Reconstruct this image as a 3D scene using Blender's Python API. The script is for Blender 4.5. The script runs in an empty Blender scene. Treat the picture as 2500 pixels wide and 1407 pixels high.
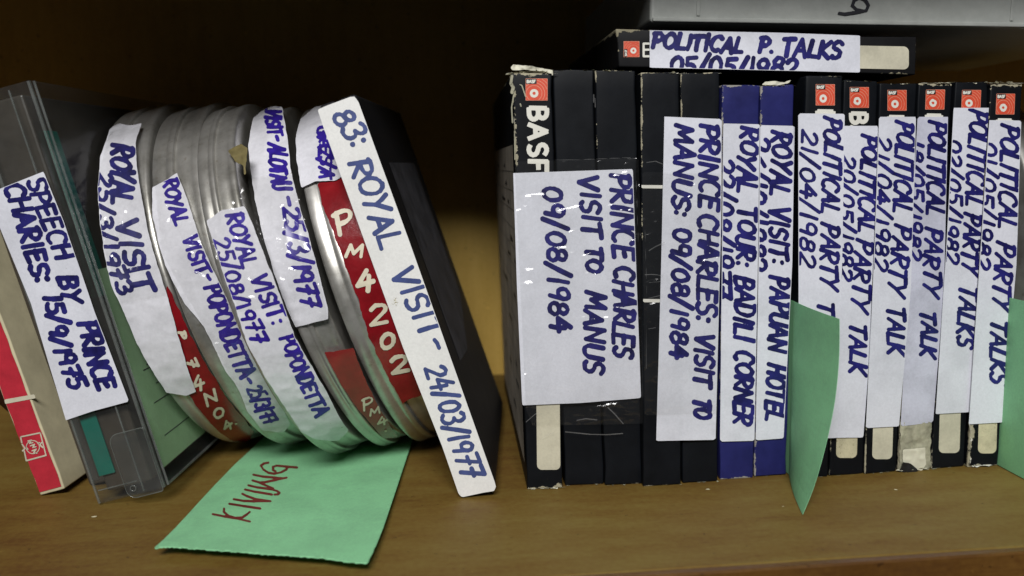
import bpy, bmesh, math, random
import numpy as np
from mathutils import Matrix, Vector
random.seed(7); rng = np.random.default_rng(7)
S = bpy.context.scene
COL = S.collection
PI = math.pi
V3 = lambda *a: np.array(a, float)

# ------------------------------------------------------------------ camera
YAW, PITCH, ROLL, FOC = 0.08225733, 0.14223372, -0.02409338, 2100.0
CAM = V3(-0.03553183, -0.37777607, 0.14823679)
_f = V3(math.sin(YAW)*math.cos(PITCH), math.cos(YAW)*math.cos(PITCH), -math.sin(PITCH))
_r0 = V3(math.cos(YAW), -math.sin(YAW), 0); _u0 = np.cross(_r0, _f)
_r = math.cos(ROLL)*_r0 + math.sin(ROLL)*_u0; _u = -math.sin(ROLL)*_r0 + math.cos(ROLL)*_u0
cd = bpy.data.cameras.new('camera'); co = bpy.data.objects.new('camera', cd); COL.objects.link(co)
M = Matrix.Identity(4)
for i in range(3):
    M[i][0] = _r[i]; M[i][1] = _u[i]; M[i][2] = -_f[i]; M[i][3] = CAM[i]
co.matrix_world = M
cd.sensor_width = 36; cd.sensor_fit = 'HORIZONTAL'; cd.lens = 36*FOC/2500
cd.clip_start = 0.01; cd.clip_end = 50
cd.dof.use_dof = True; cd.dof.focus_distance = 0.385; cd.dof.aperture_fstop = 7.0
S.camera = co
# ------------------------------------------------------------------ light
W = bpy.data.worlds.new('World'); S.world = W; W.use_nodes = True
bg = W.node_tree.nodes['Background']; bg.inputs[0].default_value = (0.75, 0.85, 1, 1); bg.inputs[1].default_value = 0.018
S.view_settings.view_transform = 'Standard'; S.view_settings.look = 'None'
S.view_settings.gamma = 1; S.view_settings.exposure = 0
def area(name, loc, target, sx, sy, power, col):
    l = bpy.data.lights.new(name, 'AREA'); l.shape = 'RECTANGLE'; l.size = sx; l.size_y = sy; l.energy = power; l.color = col
    o = bpy.data.objects.new(name, l); COL.objects.link(o); o.location = loc
    o.rotation_euler = (Vector(target)-Vector(loc)).to_track_quat('-Z', 'Y').to_euler(); return o
area('ceiling_lamp', (-0.16, -1.20, 1.03), (0.02, 0.0, 0.09), 0.66, 0.34, 27.5, (1.0, 0.985, 0.97))

# ------------------------------------------------------------------ projection of outline points onto real surfaces
def rays(P):
    P = np.asarray(P, float).reshape(-1, 2)
    return _f[None] + _r[None]*((P[:, 0:1]-1250)/FOC) - _u[None]*((P[:, 1:2]-703.5)/FOC)
class Plane:
    def __init__(s, o, n):
        s.o = np.array(o, float); s.n = np.array(n, float)/np.linalg.norm(n)
        if s.n @ (CAM - s.o) < 0: s.n = -s.n
    def __call__(s, P):
        d = rays(P); t = ((s.o-CAM) @ s.n)/(d @ s.n)
        return CAM + d*t[:, None], np.repeat(s.n[None], len(d), 0)
    def off(s, h): return Plane(s.o + s.n*h, s.n)
GROUND = Plane((0, 0, 0), (0, 0, 1))
def ground(x, y): return GROUND([(x, y)])[0][0]
class Cyl:                       # rim of a can: axis a through c
    def __init__(s, c, a, r): s.c = np.array(c, float); s.a = np.array(a, float); s.R = r
    def __call__(s, P):
        d = rays(P); o = CAM - s.c
        dp = d - np.outer(d @ s.a, s.a); op = o - (o @ s.a)*s.a
        A = (dp*dp).sum(1); B = 2*dp @ op; C = op @ op - s.R**2
        D = np.maximum(B*B-4*A*C, 0); t = (-B-np.sqrt(D))/(2*A)
        X = CAM + d*t[:, None]; q = X - s.c; q -= np.outer(q @ s.a, s.a); l = np.linalg.norm(q, axis=1, keepdims=True)
        n = q/l; return X - n*(l-s.R), n

# ------------------------------------------------------------------ smooth noise
def _h(i, j, k, s):
    v = np.sin(i*127.1+j*311.7+k*74.7+s*53.3)*43758.5453; return v-np.floor(v)
def noise3(P, f, s=0):
    P = np.asarray(P)*f; I = np.floor(P); F = P-I; F = F*F*(3-2*F); r = 0
    for a in (0, 1):
        for b in (0, 1):
            for c in (0, 1):
                w = (F[:, 0] if a else 1-F[:, 0])*(F[:, 1] if b else 1-F[:, 1])*(F[:, 2] if c else 1-F[:, 2])
                r = r + w*_h(I[:, 0]+a, I[:, 1]+b, I[:, 2]+c, s)
    return r*2-1
def wrinkle(amp, freq, seed=0, kind='crease'):
    def w(P):
        if amp == 0: return np.zeros(len(P))
        a = noise3(P, freq, seed); b = noise3(P, freq*2.3, seed+5)
        if kind == 'crease': return amp*(1-np.abs(a)*1.8 + .45*(1-np.abs(b)*1.8))*.6 + amp*.3
        return amp*(a+.4*b)*.6 + amp*.5
    return w
FLAT = wrinkle(0, 1)

# ------------------------------------------------------------------ meshing of 2-D shapes
def mesher(field, x0, y0, x1, y1, step):
    nx = int(math.ceil((x1-x0)/step))+1; ny = int(math.ceil((y1-y0)/step))+1
    gx = x0+np.arange(nx)*step; gy = y0+np.arange(ny)*step
    X, Y = np.meshgrid(gx, gy); Fv = field(X.ravel(), Y.ravel()).reshape(ny, nx)
    ins = Fv < 0; V = []; idx = {}; faces = []
    def cv(i, j):
        k = (i, j)
        if k not in idx: idx[k] = len(V); V.append((gx[j], gy[i]))
        return idx[k]
    def ev(i, j, i2, j2):
        if (i2, j2) < (i, j): i, j, i2, j2 = i2, j2, i, j
        k = (i, j, i2, j2)
        if k not in idx:
            a, b = Fv[i, j], Fv[i2, j2]; t = a/(a-b); t = min(max(t, .02), .98)
            idx[k] = len(V); V.append((gx[j]+(gx[j2]-gx[j])*t, gy[i]+(gy[i2]-gy[i])*t))
        return idx[k]
    anyc = ins[:-1, :-1] | ins[1:, :-1] | ins[:-1, 1:] | ins[1:, 1:]
    for i, j in zip(*np.nonzero(anyc)):
        c = ((i, j), (i+1, j), (i+1, j+1), (i, j+1)); f = []
        for k in range(4):
            a, b = c[k], c[(k+1) % 4]
            if ins[a]: f.append(cv(*a))
            if ins[a] != ins[b]: f.append(ev(*a, *b))
        if len(f) >= 3: faces.append(f)
    return V, faces
def poly_sdf(poly):
    P = np.array(poly, float); Q = np.roll(P, -1, 0)
    def f(x, y):
        d = np.full(len(x), 1e9); inside = np.zeros(len(x), bool)
        for a, b in zip(P, Q):
            e = b-a; wx = x-a[0]; wy = y-a[1]; t = np.clip((wx*e[0]+wy*e[1])/(e@e+1e-9), 0, 1)
            d = np.minimum(d, (wx-e[0]*t)**2+(wy-e[1]*t)**2)
            c = ((a[1] <= y) & (b[1] > y)) | ((b[1] <= y) & (a[1] > y))
            if abs(e[1]) > 1e-9: inside ^= c & (x < a[0]+(y-a[1])*e[0]/e[1])
        return np.sqrt(d)*np.where(inside, -1, 1)
    return f
def seg_sdf(segs, flat=False):          # segs: (ax,ay,bx,by,r)
    A = np.array(segs, float)
    def f(x, y):
        d = np.full(len(x), 1e9)
        for ax, ay, bx, by, r, *ex_ in A:
            xt = ex_[0] if ex_ else 0
            ex, ey = bx-ax, by-ay; L = math.hypot(ex, ey)+1e-9; wx = x-ax; wy = y-ay
            if flat:
                u = (wx*ex+wy*ey)/L; v = abs(wx*ey-wy*ex)/L
                d = np.minimum(d, np.maximum(np.maximum(-u, u-L)-xt, v-r))
            else:
                t = np.clip((wx*ex+wy*ey)/(L*L), 0, 1)
                d = np.minimum(d, np.hypot(wx-ex*t, wy-ey*t)-r)
        return d
    return f
def mesh_obj(name, V, F, mat, parent=None, smooth=False, M0=None):
    me = bpy.data.meshes.new(name); me.from_pydata([tuple(map(float, v)) for v in V], [], [list(map(int, f)) for f in F]); me.update()
    o = bpy.data.objects.new(name, me); COL.objects.link(o); me.materials.append(mat)
    if smooth:
        for p in me.polygons: p.use_smooth = True
    if parent is not None:
        o.parent = parent; o.matrix_parent_inverse = wm(parent).inverted()
    return o
def wm(o):
    m = o.matrix_basis.copy()
    if o.parent: m = wm(o.parent) @ o.matrix_parent_inverse @ m
    return m
def soup(name, parts, surf, off, wr, mat, parent, smooth=True):
    """parts: list of (V2,F). One mesh laid on surf."""
    V = []; F = []
    for v, f in parts:
        b = len(V); V += v; F += [[i+b for i in q] for q in f]
    if not V: return None
    X, n = surf(V); X = X+n*(off+wr(X))[:, None]
    # make faces look at the camera
    F2 = []
    for q in F:
        a, b, c = X[q[0]], X[q[1]], X[q[2]]
        F2.append(q)
    o = mesh_obj(name, X, F2, mat, parent, smooth)
    return o
def patch(name, poly, surf, off, mat, parent, wr=FLAT, step=4, ragged=0, clip=None, field=None, smooth=True):
    P = np.array(poly, float); g = field or poly_sdf(poly)
    def fld(x, y):
        v = g(x, y)
        if ragged: v = v + ragged*.9*noise3(np.stack([x*.9+y*.35, y-x*.3, x*0], 1), 1/19., 3)+ragged*.4*noise3(np.stack([x+y*.6, y-x*.5, x*0], 1), 1/6.3, 9)
        if clip is not None: v = np.maximum(v, clip(x, y))
        return v
    m = step+abs(ragged)*2
    return soup(name, [mesher(fld, P[:, 0].min()-m, P[:, 1].min()-m, P[:, 0].max()+m, P[:, 1].max()+m, step)], surf, off, wr, mat, parent, smooth)

# ------------------------------------------------------------------ handwriting
def arc(cx, cy, rx, ry, a0, a1, n=9): return [(cx+rx*math.cos(math.radians(a0+(a1-a0)*i/n)), cy+ry*math.sin(math.radians(a0+(a1-a0)*i/n))) for i in range(n+1)]
G = {
 'A': (.75, [[(0, 0), (.36, 1), (.72, 0)], [(.14, .36), (.6, .38)]]),
 'B': (.68, [[(.06, 0), (.08, 1)], [(.08, 1)]+arc(.3, .76, .28, .24, 90, -90)+[(.1, .5)]+arc(.3, .27, .34, .26, 90, -90)+[(.05, 0)]]),
 'C': (.7, [arc(.4, .5, .38, .5, 45, 300, 12)]),
 'D': (.72, [[(.06, 0), (.08, 1)], [(.0, 1)]+arc(.2, .5, .48, .5, 90, -90)+[(.0, 0)]]),
 'E': (.62, [[(.58, .98), (.08, 1), (.06, 0), (.58, .03)], [(.06, .52), (.5, .54)]]),
 'F': (.6, [[(.58, 1), (.08, 1), (.06, 0)], [(.06, .52), (.5, .54)]]),
 'G': (.72, [arc(.4, .5, .38, .5, 50, 330, 12)+[(.74, .45), (.42, .45)]]),
 'H': (.72, [[(.06, 0), (.08, 1)], [(.66, 1), (.64, 0)], [(.06, .5), (.66, .54)]]),
 'I': (.3, [[(.14, 0), (.16, 1)]]),
 'K': (.66, [[(.06, 0), (.08, 1)], [(.62, 1), (.1, .45), (.64, 0)]]),
 'L': (.58, [[(.08, 1), (.06, .03), (.58, .02)]]),
 'M': (.9, [[(.04, 0), (.14, 1), (.42, .25), (.74, 1), (.84, 0)]]),
 'N': (.78, [[(.05, 0), (.08, 1), (.66, .03), (.7, 1)]]),
 'O': (.76, [arc(.38, .5, .36, .48, 90, 450, 14)]),
 'P': (.64, [[(.06, 0), (.08, 1)], [(-.04, .95), (.08, 1)]+arc(.3, .74, .3, .27, 90, -90)+[(.07, .46)]]),
 'R': (.68, [[(.06, 0), (.08, 1)], [(-.04, .95), (.08, 1)]+arc(.3, .75, .3, .25, 90, -90)+[(.07, .5), (.64, 0)]]),
 'S': (.62, [[(.58, .86)]+arc(.32, .75, .26, .24, 50, 270, 8)+arc(.3, .25, .28, .25, 80, -140, 8)]),
 'T': (.7, [[(-.02, .96), (.7, 1)], [(.34, .98), (.33, 0)]]),
 'U': (.74, [[(.06, 1)]+arc(.36, .32, .3, .32, 180, 360, 9)+[(.68, 1)]]),
 'V': (.72, [[(.02, 1), (.34, 0), (.7, 1)]]),
 'W': (.95, [[(.02, 1), (.22, .02), (.46, .8), (.68, .02), (.92, 1)]]),
 'Y': (.7, [[(.02, 1), (.34, .48)], [(.68, 1), (.34, .48), (.2, 0)]]),
 '0': (.68, [arc(.34, .5, .3, .48, 90, 450, 14)]),
 '1': (.34, [[(.16, 0), (.18, 1)]]),
 '2': (.68, [arc(.32, .72, .28, .26, 160, -40, 8)+[(.06, .04), (.66, .02)]]),
 '3': (.64, [arc(.28, .76, .28, .24, 140, -80, 8)+arc(.28, .26, .32, .27, 80, -140, 9)]),
 '4': (.7, [[(.42, 1), (.04, .38), (.68, .4)], [(.5, .7), (.46, 0)]]),
 '5': (.64, [[(.58, 1), (.12, .98), (.1, .58)]+arc(.28, .3, .3, .3, 80, -140, 9)]),
 '6': (.66, [[(.56, .95), (.2, .62)]+arc(.32, .3, .26, .28, 150, -210, 12)]),
 '7': (.64, [[(.04, .96), (.62, 1), (.28, 0)], [(.16, .5), (.6, .52)]]),
 '8': (.66, [arc(.34, .75, .23, .23, 270, -90, 12)+arc(.34, .26, .29, .27, 90, -270, 12)]),
 '9': (.66, [arc(.32, .7, .26, .28, 0, 360, 12)+[(.58, .7), (.5, 0)]]),
 'Z': (.62, [[(.04, .96), (.58, .98), (.04, .04), (.6, .02)]]),
 '/': (.5, [[(.0, -.12), (.44, 1.15)]]),
 '-': (.5, [[(.08, .48), (.46, .5)]]),
 '.': (.25, [[(.1, .05), (.13, .05)]]),
 ':': (.28, [[(.12, .12), (.14, .12)], [(.12, .62), (.14, .62)]]),
}
def word(text, path, ht, r, slant=0.22, flatcap=False, step=1.6, clip=None, seed=0, jit=1.0, gap=.13, upright=False):
    """lay a word along a baseline path (points); letter tops point to the left of the direction of travel (image sense)"""
    rr = random.Random(sum(map(ord, text))*31+seed*7+int(path[0][0]))
    P = np.array(path, float); L = np.r_[0, np.cumsum(np.linalg.norm(np.diff(P, axis=0), axis=1))]
    adv = [G[c][0]+gap for c in text]; tot = sum(adv)-gap; k = L[-1]/tot
    def at(s):
        s0 = min(max(s, 0), L[-1]); i = min(int(np.searchsorted(L, s0, 'right'))-1, len(L)-2); i = max(i, 0)
        t = (P[i+1]-P[i])/(L[i+1]-L[i]); return P[i]+t*(s-L[i]), t
    segs = []; x = 0
    for c, a in zip(text, adv):
        tl = rr.uniform(-.09, .09)*jit; sc = 1+rr.uniform(-.1, .07)*jit; dy = rr.uniform(-.05, .05)*jit
        o, t = at((x+.5*(a-gap))*k); up = np.array([t[1], -t[0]])
        for st in G[c][1]:
            pts = []
            for (u, v) in st:
                w_ = (u-.5*(a-gap)); vv = v*sc+dy
                w2 = w_*math.cos(tl)+vv*math.sin(tl)*.5
                pts.append(o+t*(w2*k+slant*ht*(v-.5)*(1 if jit else 0))+up*(vv*ht)+np.array([rr.gauss(0, .25), rr.gauss(0, .25)])*jit*r*.35)
            if len(pts) == 2 and not flatcap:
                m = (pts[0]+pts[1])/2+np.array([rr.gauss(0, 1), rr.gauss(0, 1)])*r*.15*jit; pts = [pts[0], m, pts[1]]
            n = len(pts)-1
            for i in range(n):
                q = r*(1+.12*math.sin(i*1.3+x*5)*jit)*(1.1 if i in (0, n-1) and jit else 1)
                segs.append((*pts[i], *pts[i+1], q, (.45*q if 0 < i < n-1 else .2*q) if n > 3 else (q*.5 if n > 1 else 0)))
        x += a
    A = np.array(segs); g = seg_sdf(segs, flatcap)
    def fld(xx, yy):
        v = g(xx, yy)
        if jit: v = v+.25*noise3(np.stack([xx, yy, xx*0], 1), .5, 2)
        if clip is not None: v = np.maximum(v, clip(xx, yy)+1.5)
        return v
    m = r+3
    x0, x1 = min(A[:, 0].min(), A[:, 2].min())-m, max(A[:, 0].max(), A[:, 2].max())+m
    y0, y1 = min(A[:, 1].min(), A[:, 3].min())-m, max(A[:, 1].max(), A[:, 3].max())+m
    return mesher(fld, x0, y0, x1, y1, step)
def scrawl(strokes, r, step=1.6, clip=None):
    segs = []
    for st in strokes:
        for i, (a, b) in enumerate(zip(st, st[1:])): segs.append((*a, *b, r*(1+.12*math.sin(i*2.1))))
    A = np.array(segs); g = seg_sdf(segs); fld = (lambda x, y: np.maximum(g(x, y), clip(x, y)+1)) if clip else g
    return mesher(fld, min(A[:, 0].min(), A[:, 2].min())-r-3, min(A[:, 1].min(), A[:, 3].min())-r-3, max(A[:, 0].max(), A[:, 2].max())+r+3, max(A[:, 1].max(), A[:, 3].max())+r+3, step)

# ------------------------------------------------------------------ materials
def new_mat(name):
    m = bpy.data.materials.new(name); m.use_nodes = True; nt = m.node_tree
    return m, nt, nt.nodes['Principled BSDF']
class N:
    def __init__(s, nt): s.nt = nt
    def n(s, t, **kw):
        x = s.nt.nodes.new(t)
        for k, v in kw.items(): setattr(x, k, v)
        return x
    def l(s, a, b): s.nt.links.new(a, b)
    def math(s, op, a, b=None, c=None, clamp=False):
        x = s.n('ShaderNodeMath', operation=op, use_clamp=clamp)
        for i, v in enumerate((a, b, c)):
            if v is None: continue
            if isinstance(v, (int, float)): x.inputs[i].default_value = v
            else: s.l(v, x.inputs[i])
        return x.outputs[0]
    def noise(s, vec, scale, detail=4, rough=.6, mp=None):
        if mp:
            q = s.n('ShaderNodeMapping'); q.inputs['Scale'].default_value = mp; s.l(vec, q.inputs[0]); vec = q.outputs[0]
        x = s.n('ShaderNodeTexNoise'); x.inputs['Scale'].default_value = scale; x.inputs['Detail'].default_value = detail; x.inputs['Roughness'].default_value = rough
        s.l(vec, x.inputs['Vector']); return x.outputs[0]
    def ramp(s, fac, stops):
        x = s.n('ShaderNodeValToRGB'); e = x.color_ramp.elements
        while len(e) < len(stops): e.new(.5)
        for q, (p, c) in zip(e, stops): q.position = p; q.color = (*c, 1) if len(c) == 3 else c
        s.l(fac, x.inputs[0]); return x.outputs[0]
    def mix(s, fac, a, b, bl='MIX'):
        x = s.n('ShaderNodeMix', data_type='RGBA', blend_type=bl)
        for i, v in ((0, fac), (6, a), (7, b)):
            if isinstance(v, (int, float)): x.inputs[i].default_value = v
            elif isinstance(v, tuple): x.inputs[i].default_value = (*v, 1)
            else: s.l(v, x.inputs[i])
        return x.outputs[2]
    def bump(s, h, st, dist, bsdf):
        x = s.n('ShaderNodeBump'); x.inputs['Strength'].default_value = st; x.inputs['Distance'].default_value = dist
        s.l(h, x.inputs['Height']); s.l(x.outputs[0], bsdf.inputs['Normal'])
def pos(g): return g.n('ShaderNodeNewGeometry').outputs['Position']
def objc(g): return g.n('ShaderNodeTexCoord').outputs['Object']

def wood(name, stops, rough, stripe=(6, 60, 60), scale=1.0, bumpd=.00012):
    m, nt, b = new_mat(name); g = N(nt); p = pos(g)
    a = g.noise(p, 14*scale, 5, .6, stripe); c = g.noise(p, 60*scale, 4, .65, stripe); d = g.noise(p, 7, 3, .5)
    f = g.math('ADD', g.math('MULTIPLY', a, .30), g.math('ADD', g.math('MULTIPLY', c, .14), g.math('ADD', g.math('MULTIPLY', d, .40), g.math('MULTIPLY', g.noise(p, 420, 2, .5), .16))))
    colr = g.ramp(f, stops)
    sp = g.noise(p, 300, 3, .55); spk = g.ramp(sp, [(.27, (.30, .25, .22)), (.33, (1, 1, 1)), (.70, (1, 1, 1)), (.76, (1.7, 1.8, 1.9))])
    g.l(g.mix(.6, colr, g.mix(1., colr, spk, 'MULTIPLY')), b.inputs['Base Color'])
    r = g.math('ADD', g.math('MULTIPLY', g.noise(p, 40, 4, .6), .25), rough-.12); g.l(r, b.inputs['Roughness'])
    
    if name == 'shelf_wood':
        sc1 = g.math('GREATER_THAN', g.noise(p, 26, 6, .8, (1, 18, 18)), .665); c = g.math('SUBTRACT', c, g.math('MULTIPLY', sc1, .4))
        b.inputs['Specular IOR Level'].default_value = .35
    g.bump(c, .5, bumpd, b); return m
M_SHELF = wood('shelf_wood', [(.38, (.105, .048, .009)), (.5, (.152, .090, .017)), (.62, (.182, .128, .030))], .62, (1.6, 7, 7))
M_EDGE = wood('shelf_edging', [(.36, (.060, .024, .005)), (.5, (.094, .040, .007)), (.62, (.135, .064, .012))], .42, (1.5, 12, 12))
M_BACK = wood('back_board_wood', [(.34, (.50, .30, .055)), (.5, (.64, .41, .085)), (.66, (.72, .48, .12))], .6, (9, 9, 1.0), bumpd=.00004)

def card(name, base, worn, amt=1.0, rough=.38, size=(.0185, .185, .185), grime=.5, edge=.0011):
    m, nt, b = new_mat(name); g = N(nt); p = pos(g); gen = g.n('ShaderNodeTexCoord').outputs['Generated']
    sp = g.n('ShaderNodeSeparateXYZ'); g.l(gen, sp.inputs[0]); ds = []
    for i in range(3):
        q = sp.outputs[i]; ds.append(g.math('MULTIPLY', g.math('MINIMUM', q, g.math('SUBTRACT', 1.0, q)), size[i]))
    mx = g.math('MAXIMUM', ds[0], g.math('MAXIMUM', ds[1], ds[2]))
    sm = g.math('SUBTRACT', g.math('ADD', ds[0], g.math('ADD', ds[1], ds[2])), mx)
    n1 = g.noise(p, 55, 6, .7); n2 = g.noise(p, 420, 5, .75)
    thr = g.math('MULTIPLY', g.math('POWER', g.math('MAXIMUM', g.math('SUBTRACT', g.math('ADD', g.math('MULTIPLY', n1, .7), g.math('MULTIPLY', n2, .3)), .40), 0.0), 1.0), edge*9*amt)
    wm_ = g.math('LESS_THAN', sm, thr)
    # thin rubbed hairline on the very edges
    hair = g.math('MULTIPLY', g.math('LESS_THAN', sm, g.math('MULTIPLY', n1, .0011)), g.math('GREATER_THAN', n2, .49))
    # scuffs away from the edges
    n3 = g.noise(p, 160, 6, .8, (1, 1, .35)); sc = g.math('GREATER_THAN', n3, .705)
    mask = g.math('MINIMUM', g.math('ADD', g.math('ADD', wm_, g.math('MULTIPLY', hair, .6)), g.math('MULTIPLY', sc, .35)), 1.0)
    wc = g.mix(g.noise(p, 300, 4, .7), worn, tuple(v*.35 for v in worn))
    dirt = g.ramp(g.noise(p, 45, 5, .65), [(.3, (.72, .72, .72)), (.65, (1.25, 1.25, 1.25))])
    bc = g.mix(1.0, base, dirt, 'MULTIPLY')
    g.l(g.mix(mask, bc, wc), b.inputs['Base Color'])
    g.l(g.math('ADD', g.math('MULTIPLY', mask, .4), g.math('ADD', rough, g.math('MULTIPLY', g.noise(p, 90, 5, .7), .2))), b.inputs['Roughness']); b.inputs['Specular IOR Level'].default_value = .15
    g.bump(g.math('ADD', g.math('MULTIPLY', mask, .35), g.math('MULTIPLY', n1, .5)), .35, .0004, b)
    return m
CREAM = (.50, .46, .33)
M_BLACK = card('worn_black_cardboard', (.0045, .0055, .0075), CREAM, .45)
M_BLACK2 = card('battered_black_cardboard', (.0045, .0055, .0075), CREAM, 1.25)
M_BLUE = card('worn_blue_cardboard', (.017, .019, .105), (.42, .40, .36), .85)
M_RED = card('worn_red_cardboard', (.50, .022, .035), (.62, .52, .36), .9, .5)
M_TOPB = card('worn_black_cardboard_small', (.009, .009, .010), (.42, .38, .26), .8, .38, (.134, .134, .017))

def simple(name, col, rough=.5, var=.15, metal=0., scale=60, bump=0., spec=.5, speck=0, trans=None, coat=0):
    m, nt, b = new_mat(name); g = N(nt); p = pos(g)
    n = g.noise(p, scale, 5, .65)
    c = g.ramp(n, [(.3, tuple(v*(1-var) for v in col)), (.7, tuple(min(v*(1+var), 1) for v in col))])
    if speck:
        s_ = g.ramp(g.noise(p, 900, 4, .8), [(.60, (1, 1, 1)), (.68, (.25, .22, .14))]); c = g.mix(speck, c, g.mix(1., c, s_, 'MULTIPLY'))
    g.l(c, b.inputs['Base Color']); b.inputs['Metallic'].default_value = metal
    g.l(g.math('ADD', rough-.06, g.math('MULTIPLY', n, .12)), b.inputs['Roughness']); b.inputs['Specular IOR Level'].default_value = spec
    b.inputs['Coat Weight'].default_value = coat; b.inputs['Coat Roughness'].default_value = .12
    if bump: g.bump(g.noise(p, scale*4, 5, .7), .6, bump, b)
    return m
def paper(name, col, rough=.62, smudge=.25, bump=.00008, fibre=900):
    m, nt, b = new_mat(name); g = N(nt); p = pos(g)
    s_ = g.ramp(g.noise(p, 38, 6, .7), [(.32, tuple(v*(1-smudge) for v in col)), (.58, col)])
    f = g.ramp(g.noise(p, fibre, 3, .7), [(.3, (.93, .93, .93)), (.7, (1.04, 1.04, 1.04))])
    sp = g.ramp(g.noise(p, 520, 2, .5), [(.185, (.5, .45, .35)), (.21, (1, 1, 1))])
    g.l(g.mix(1., g.mix(1., s_, f, 'MULTIPLY'), sp, 'MULTIPLY'), b.inputs['Base Color']); b.inputs['Roughness'].default_value = rough
    h = g.math('ADD', g.math('MULTIPLY', g.noise(p, 120, 5, .6), 1.0), g.math('MULTIPLY', g.noise(p, fibre, 3, .7), .2)); g.bump(h, .5, bump, b)
    return m
M_LABEL = paper('white_label_paper', (.69, .705, .775), .45, .14)
M_LABELC = paper('white_label_paper_under_tape', (.70, .70, .75), .22, .18, .00018, 500)
M_LABELV = paper('white_spine_label', (.80, .80, .78), .5, .08)
M_DIRTY = paper('smudged_label_paper', (.58, .59, .70), .5, .30)
M_GREEN = paper('green_card', (.34, .76, .42), .7, .16, .00014)
_nt = M_GREEN.node_tree; _b = _nt.nodes['Principled BSDF']; _t = _nt.nodes.new('ShaderNodeBsdfTranslucent'); _m = _nt.nodes.new('ShaderNodeMixShader'); _m.inputs[0].default_value = .28
_nt.links.new(_b.inputs['Base Color'].links[0].from_socket, _t.inputs[0]); _nt.links.new(_b.outputs[0], _m.inputs[1]); _nt.links.new(_t.outputs[0], _m.inputs[2])
_nt.links.new(_m.outputs[0], [q for q in _nt.nodes if q.type == 'OUTPUT_MATERIAL'][0].inputs[0])
M_CREAM = paper('cream_title_strip', (.60, .57, .44), .5, .25)
M_CREAMD = simple('mouldy_cream_strip', (.50, .46, .31), .6, .25, speck=1.0, scale=120)
M_TORN = simple('torn_grey_board', (.30, .29, .21), .75, .45, scale=150, bump=.0003)
M_TORN2 = simple('bare_torn_paper', (.62, .60, .48), .7, .15, scale=90, bump=.0003)
M_INK = simple('blue_marker_ink', (.013, .012, .115), .4, .6, scale=110)
M_INKV = simple('slate_blue_ink', (.050, .072, .21), .45, .25, scale=160)
M_INKP = simple('violet_marker_ink', (.030, .015, .24), .3, .35, scale=160)
M_INKR = simple('dark_red_ink', (.16, .022, .018), .5, .25)
M_INKB = simple('black_marker_ink', (.015, .016, .022), .5, .2)
M_LOGO = simple('orange_red_print', (.62, .075, .035), .42, .12)
M_WHITE = simple('white_print', (.70, .69, .62), .45, .06)
M_LINE = simple('pale_orange_print', (.72, .30, .20), .45, .05)
M_BLK = simple('black_print', (.010, .010, .012), .45, .1)
M_PLASTIC = simple('black_plastic', (.011, .011, .013), .42, .25, scale=80, bump=.00005)
M_GREYP = simple('grey_card_panel', (.050, .050, .058), .55, .5, scale=70)
M_PANEL = simple('tan_index_panel', (.36, .32, .26), .6, .35, scale=45)
M_CASE = simple('grey_plastic_case', (.42, .44, .415), .42, .10, scale=120, bump=.00010)
M_REDP = simple('dark_red_gloss_paint', (.20, .006, .010), .22, .25, scale=90, bump=.00012, coat=.5)
M_CREAMP = simple('cream_brush_paint', (.62, .57, .44), .4, .12, scale=200)
M_CREAMC = simple('aged_cream_board', (.55, .50, .33), .65, .15, scale=60, bump=.0001)
M_MAROON = simple('maroon_can_paint', (.045, .008, .009), .35, .3)
M_TEAL = simple('teal_plastic', (.006, .13, .095), .35, .12)
M_DARKREEL = simple('dark_reel_plastic', (.048, .040, .031), .3, .25)
M_INSERT = paper('pale_green_insert_card', (.46, .68, .40), .6, .15)
M_INSERT2 = paper('olive_insert_card', (.56, .62, .34), .6, .15)

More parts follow.
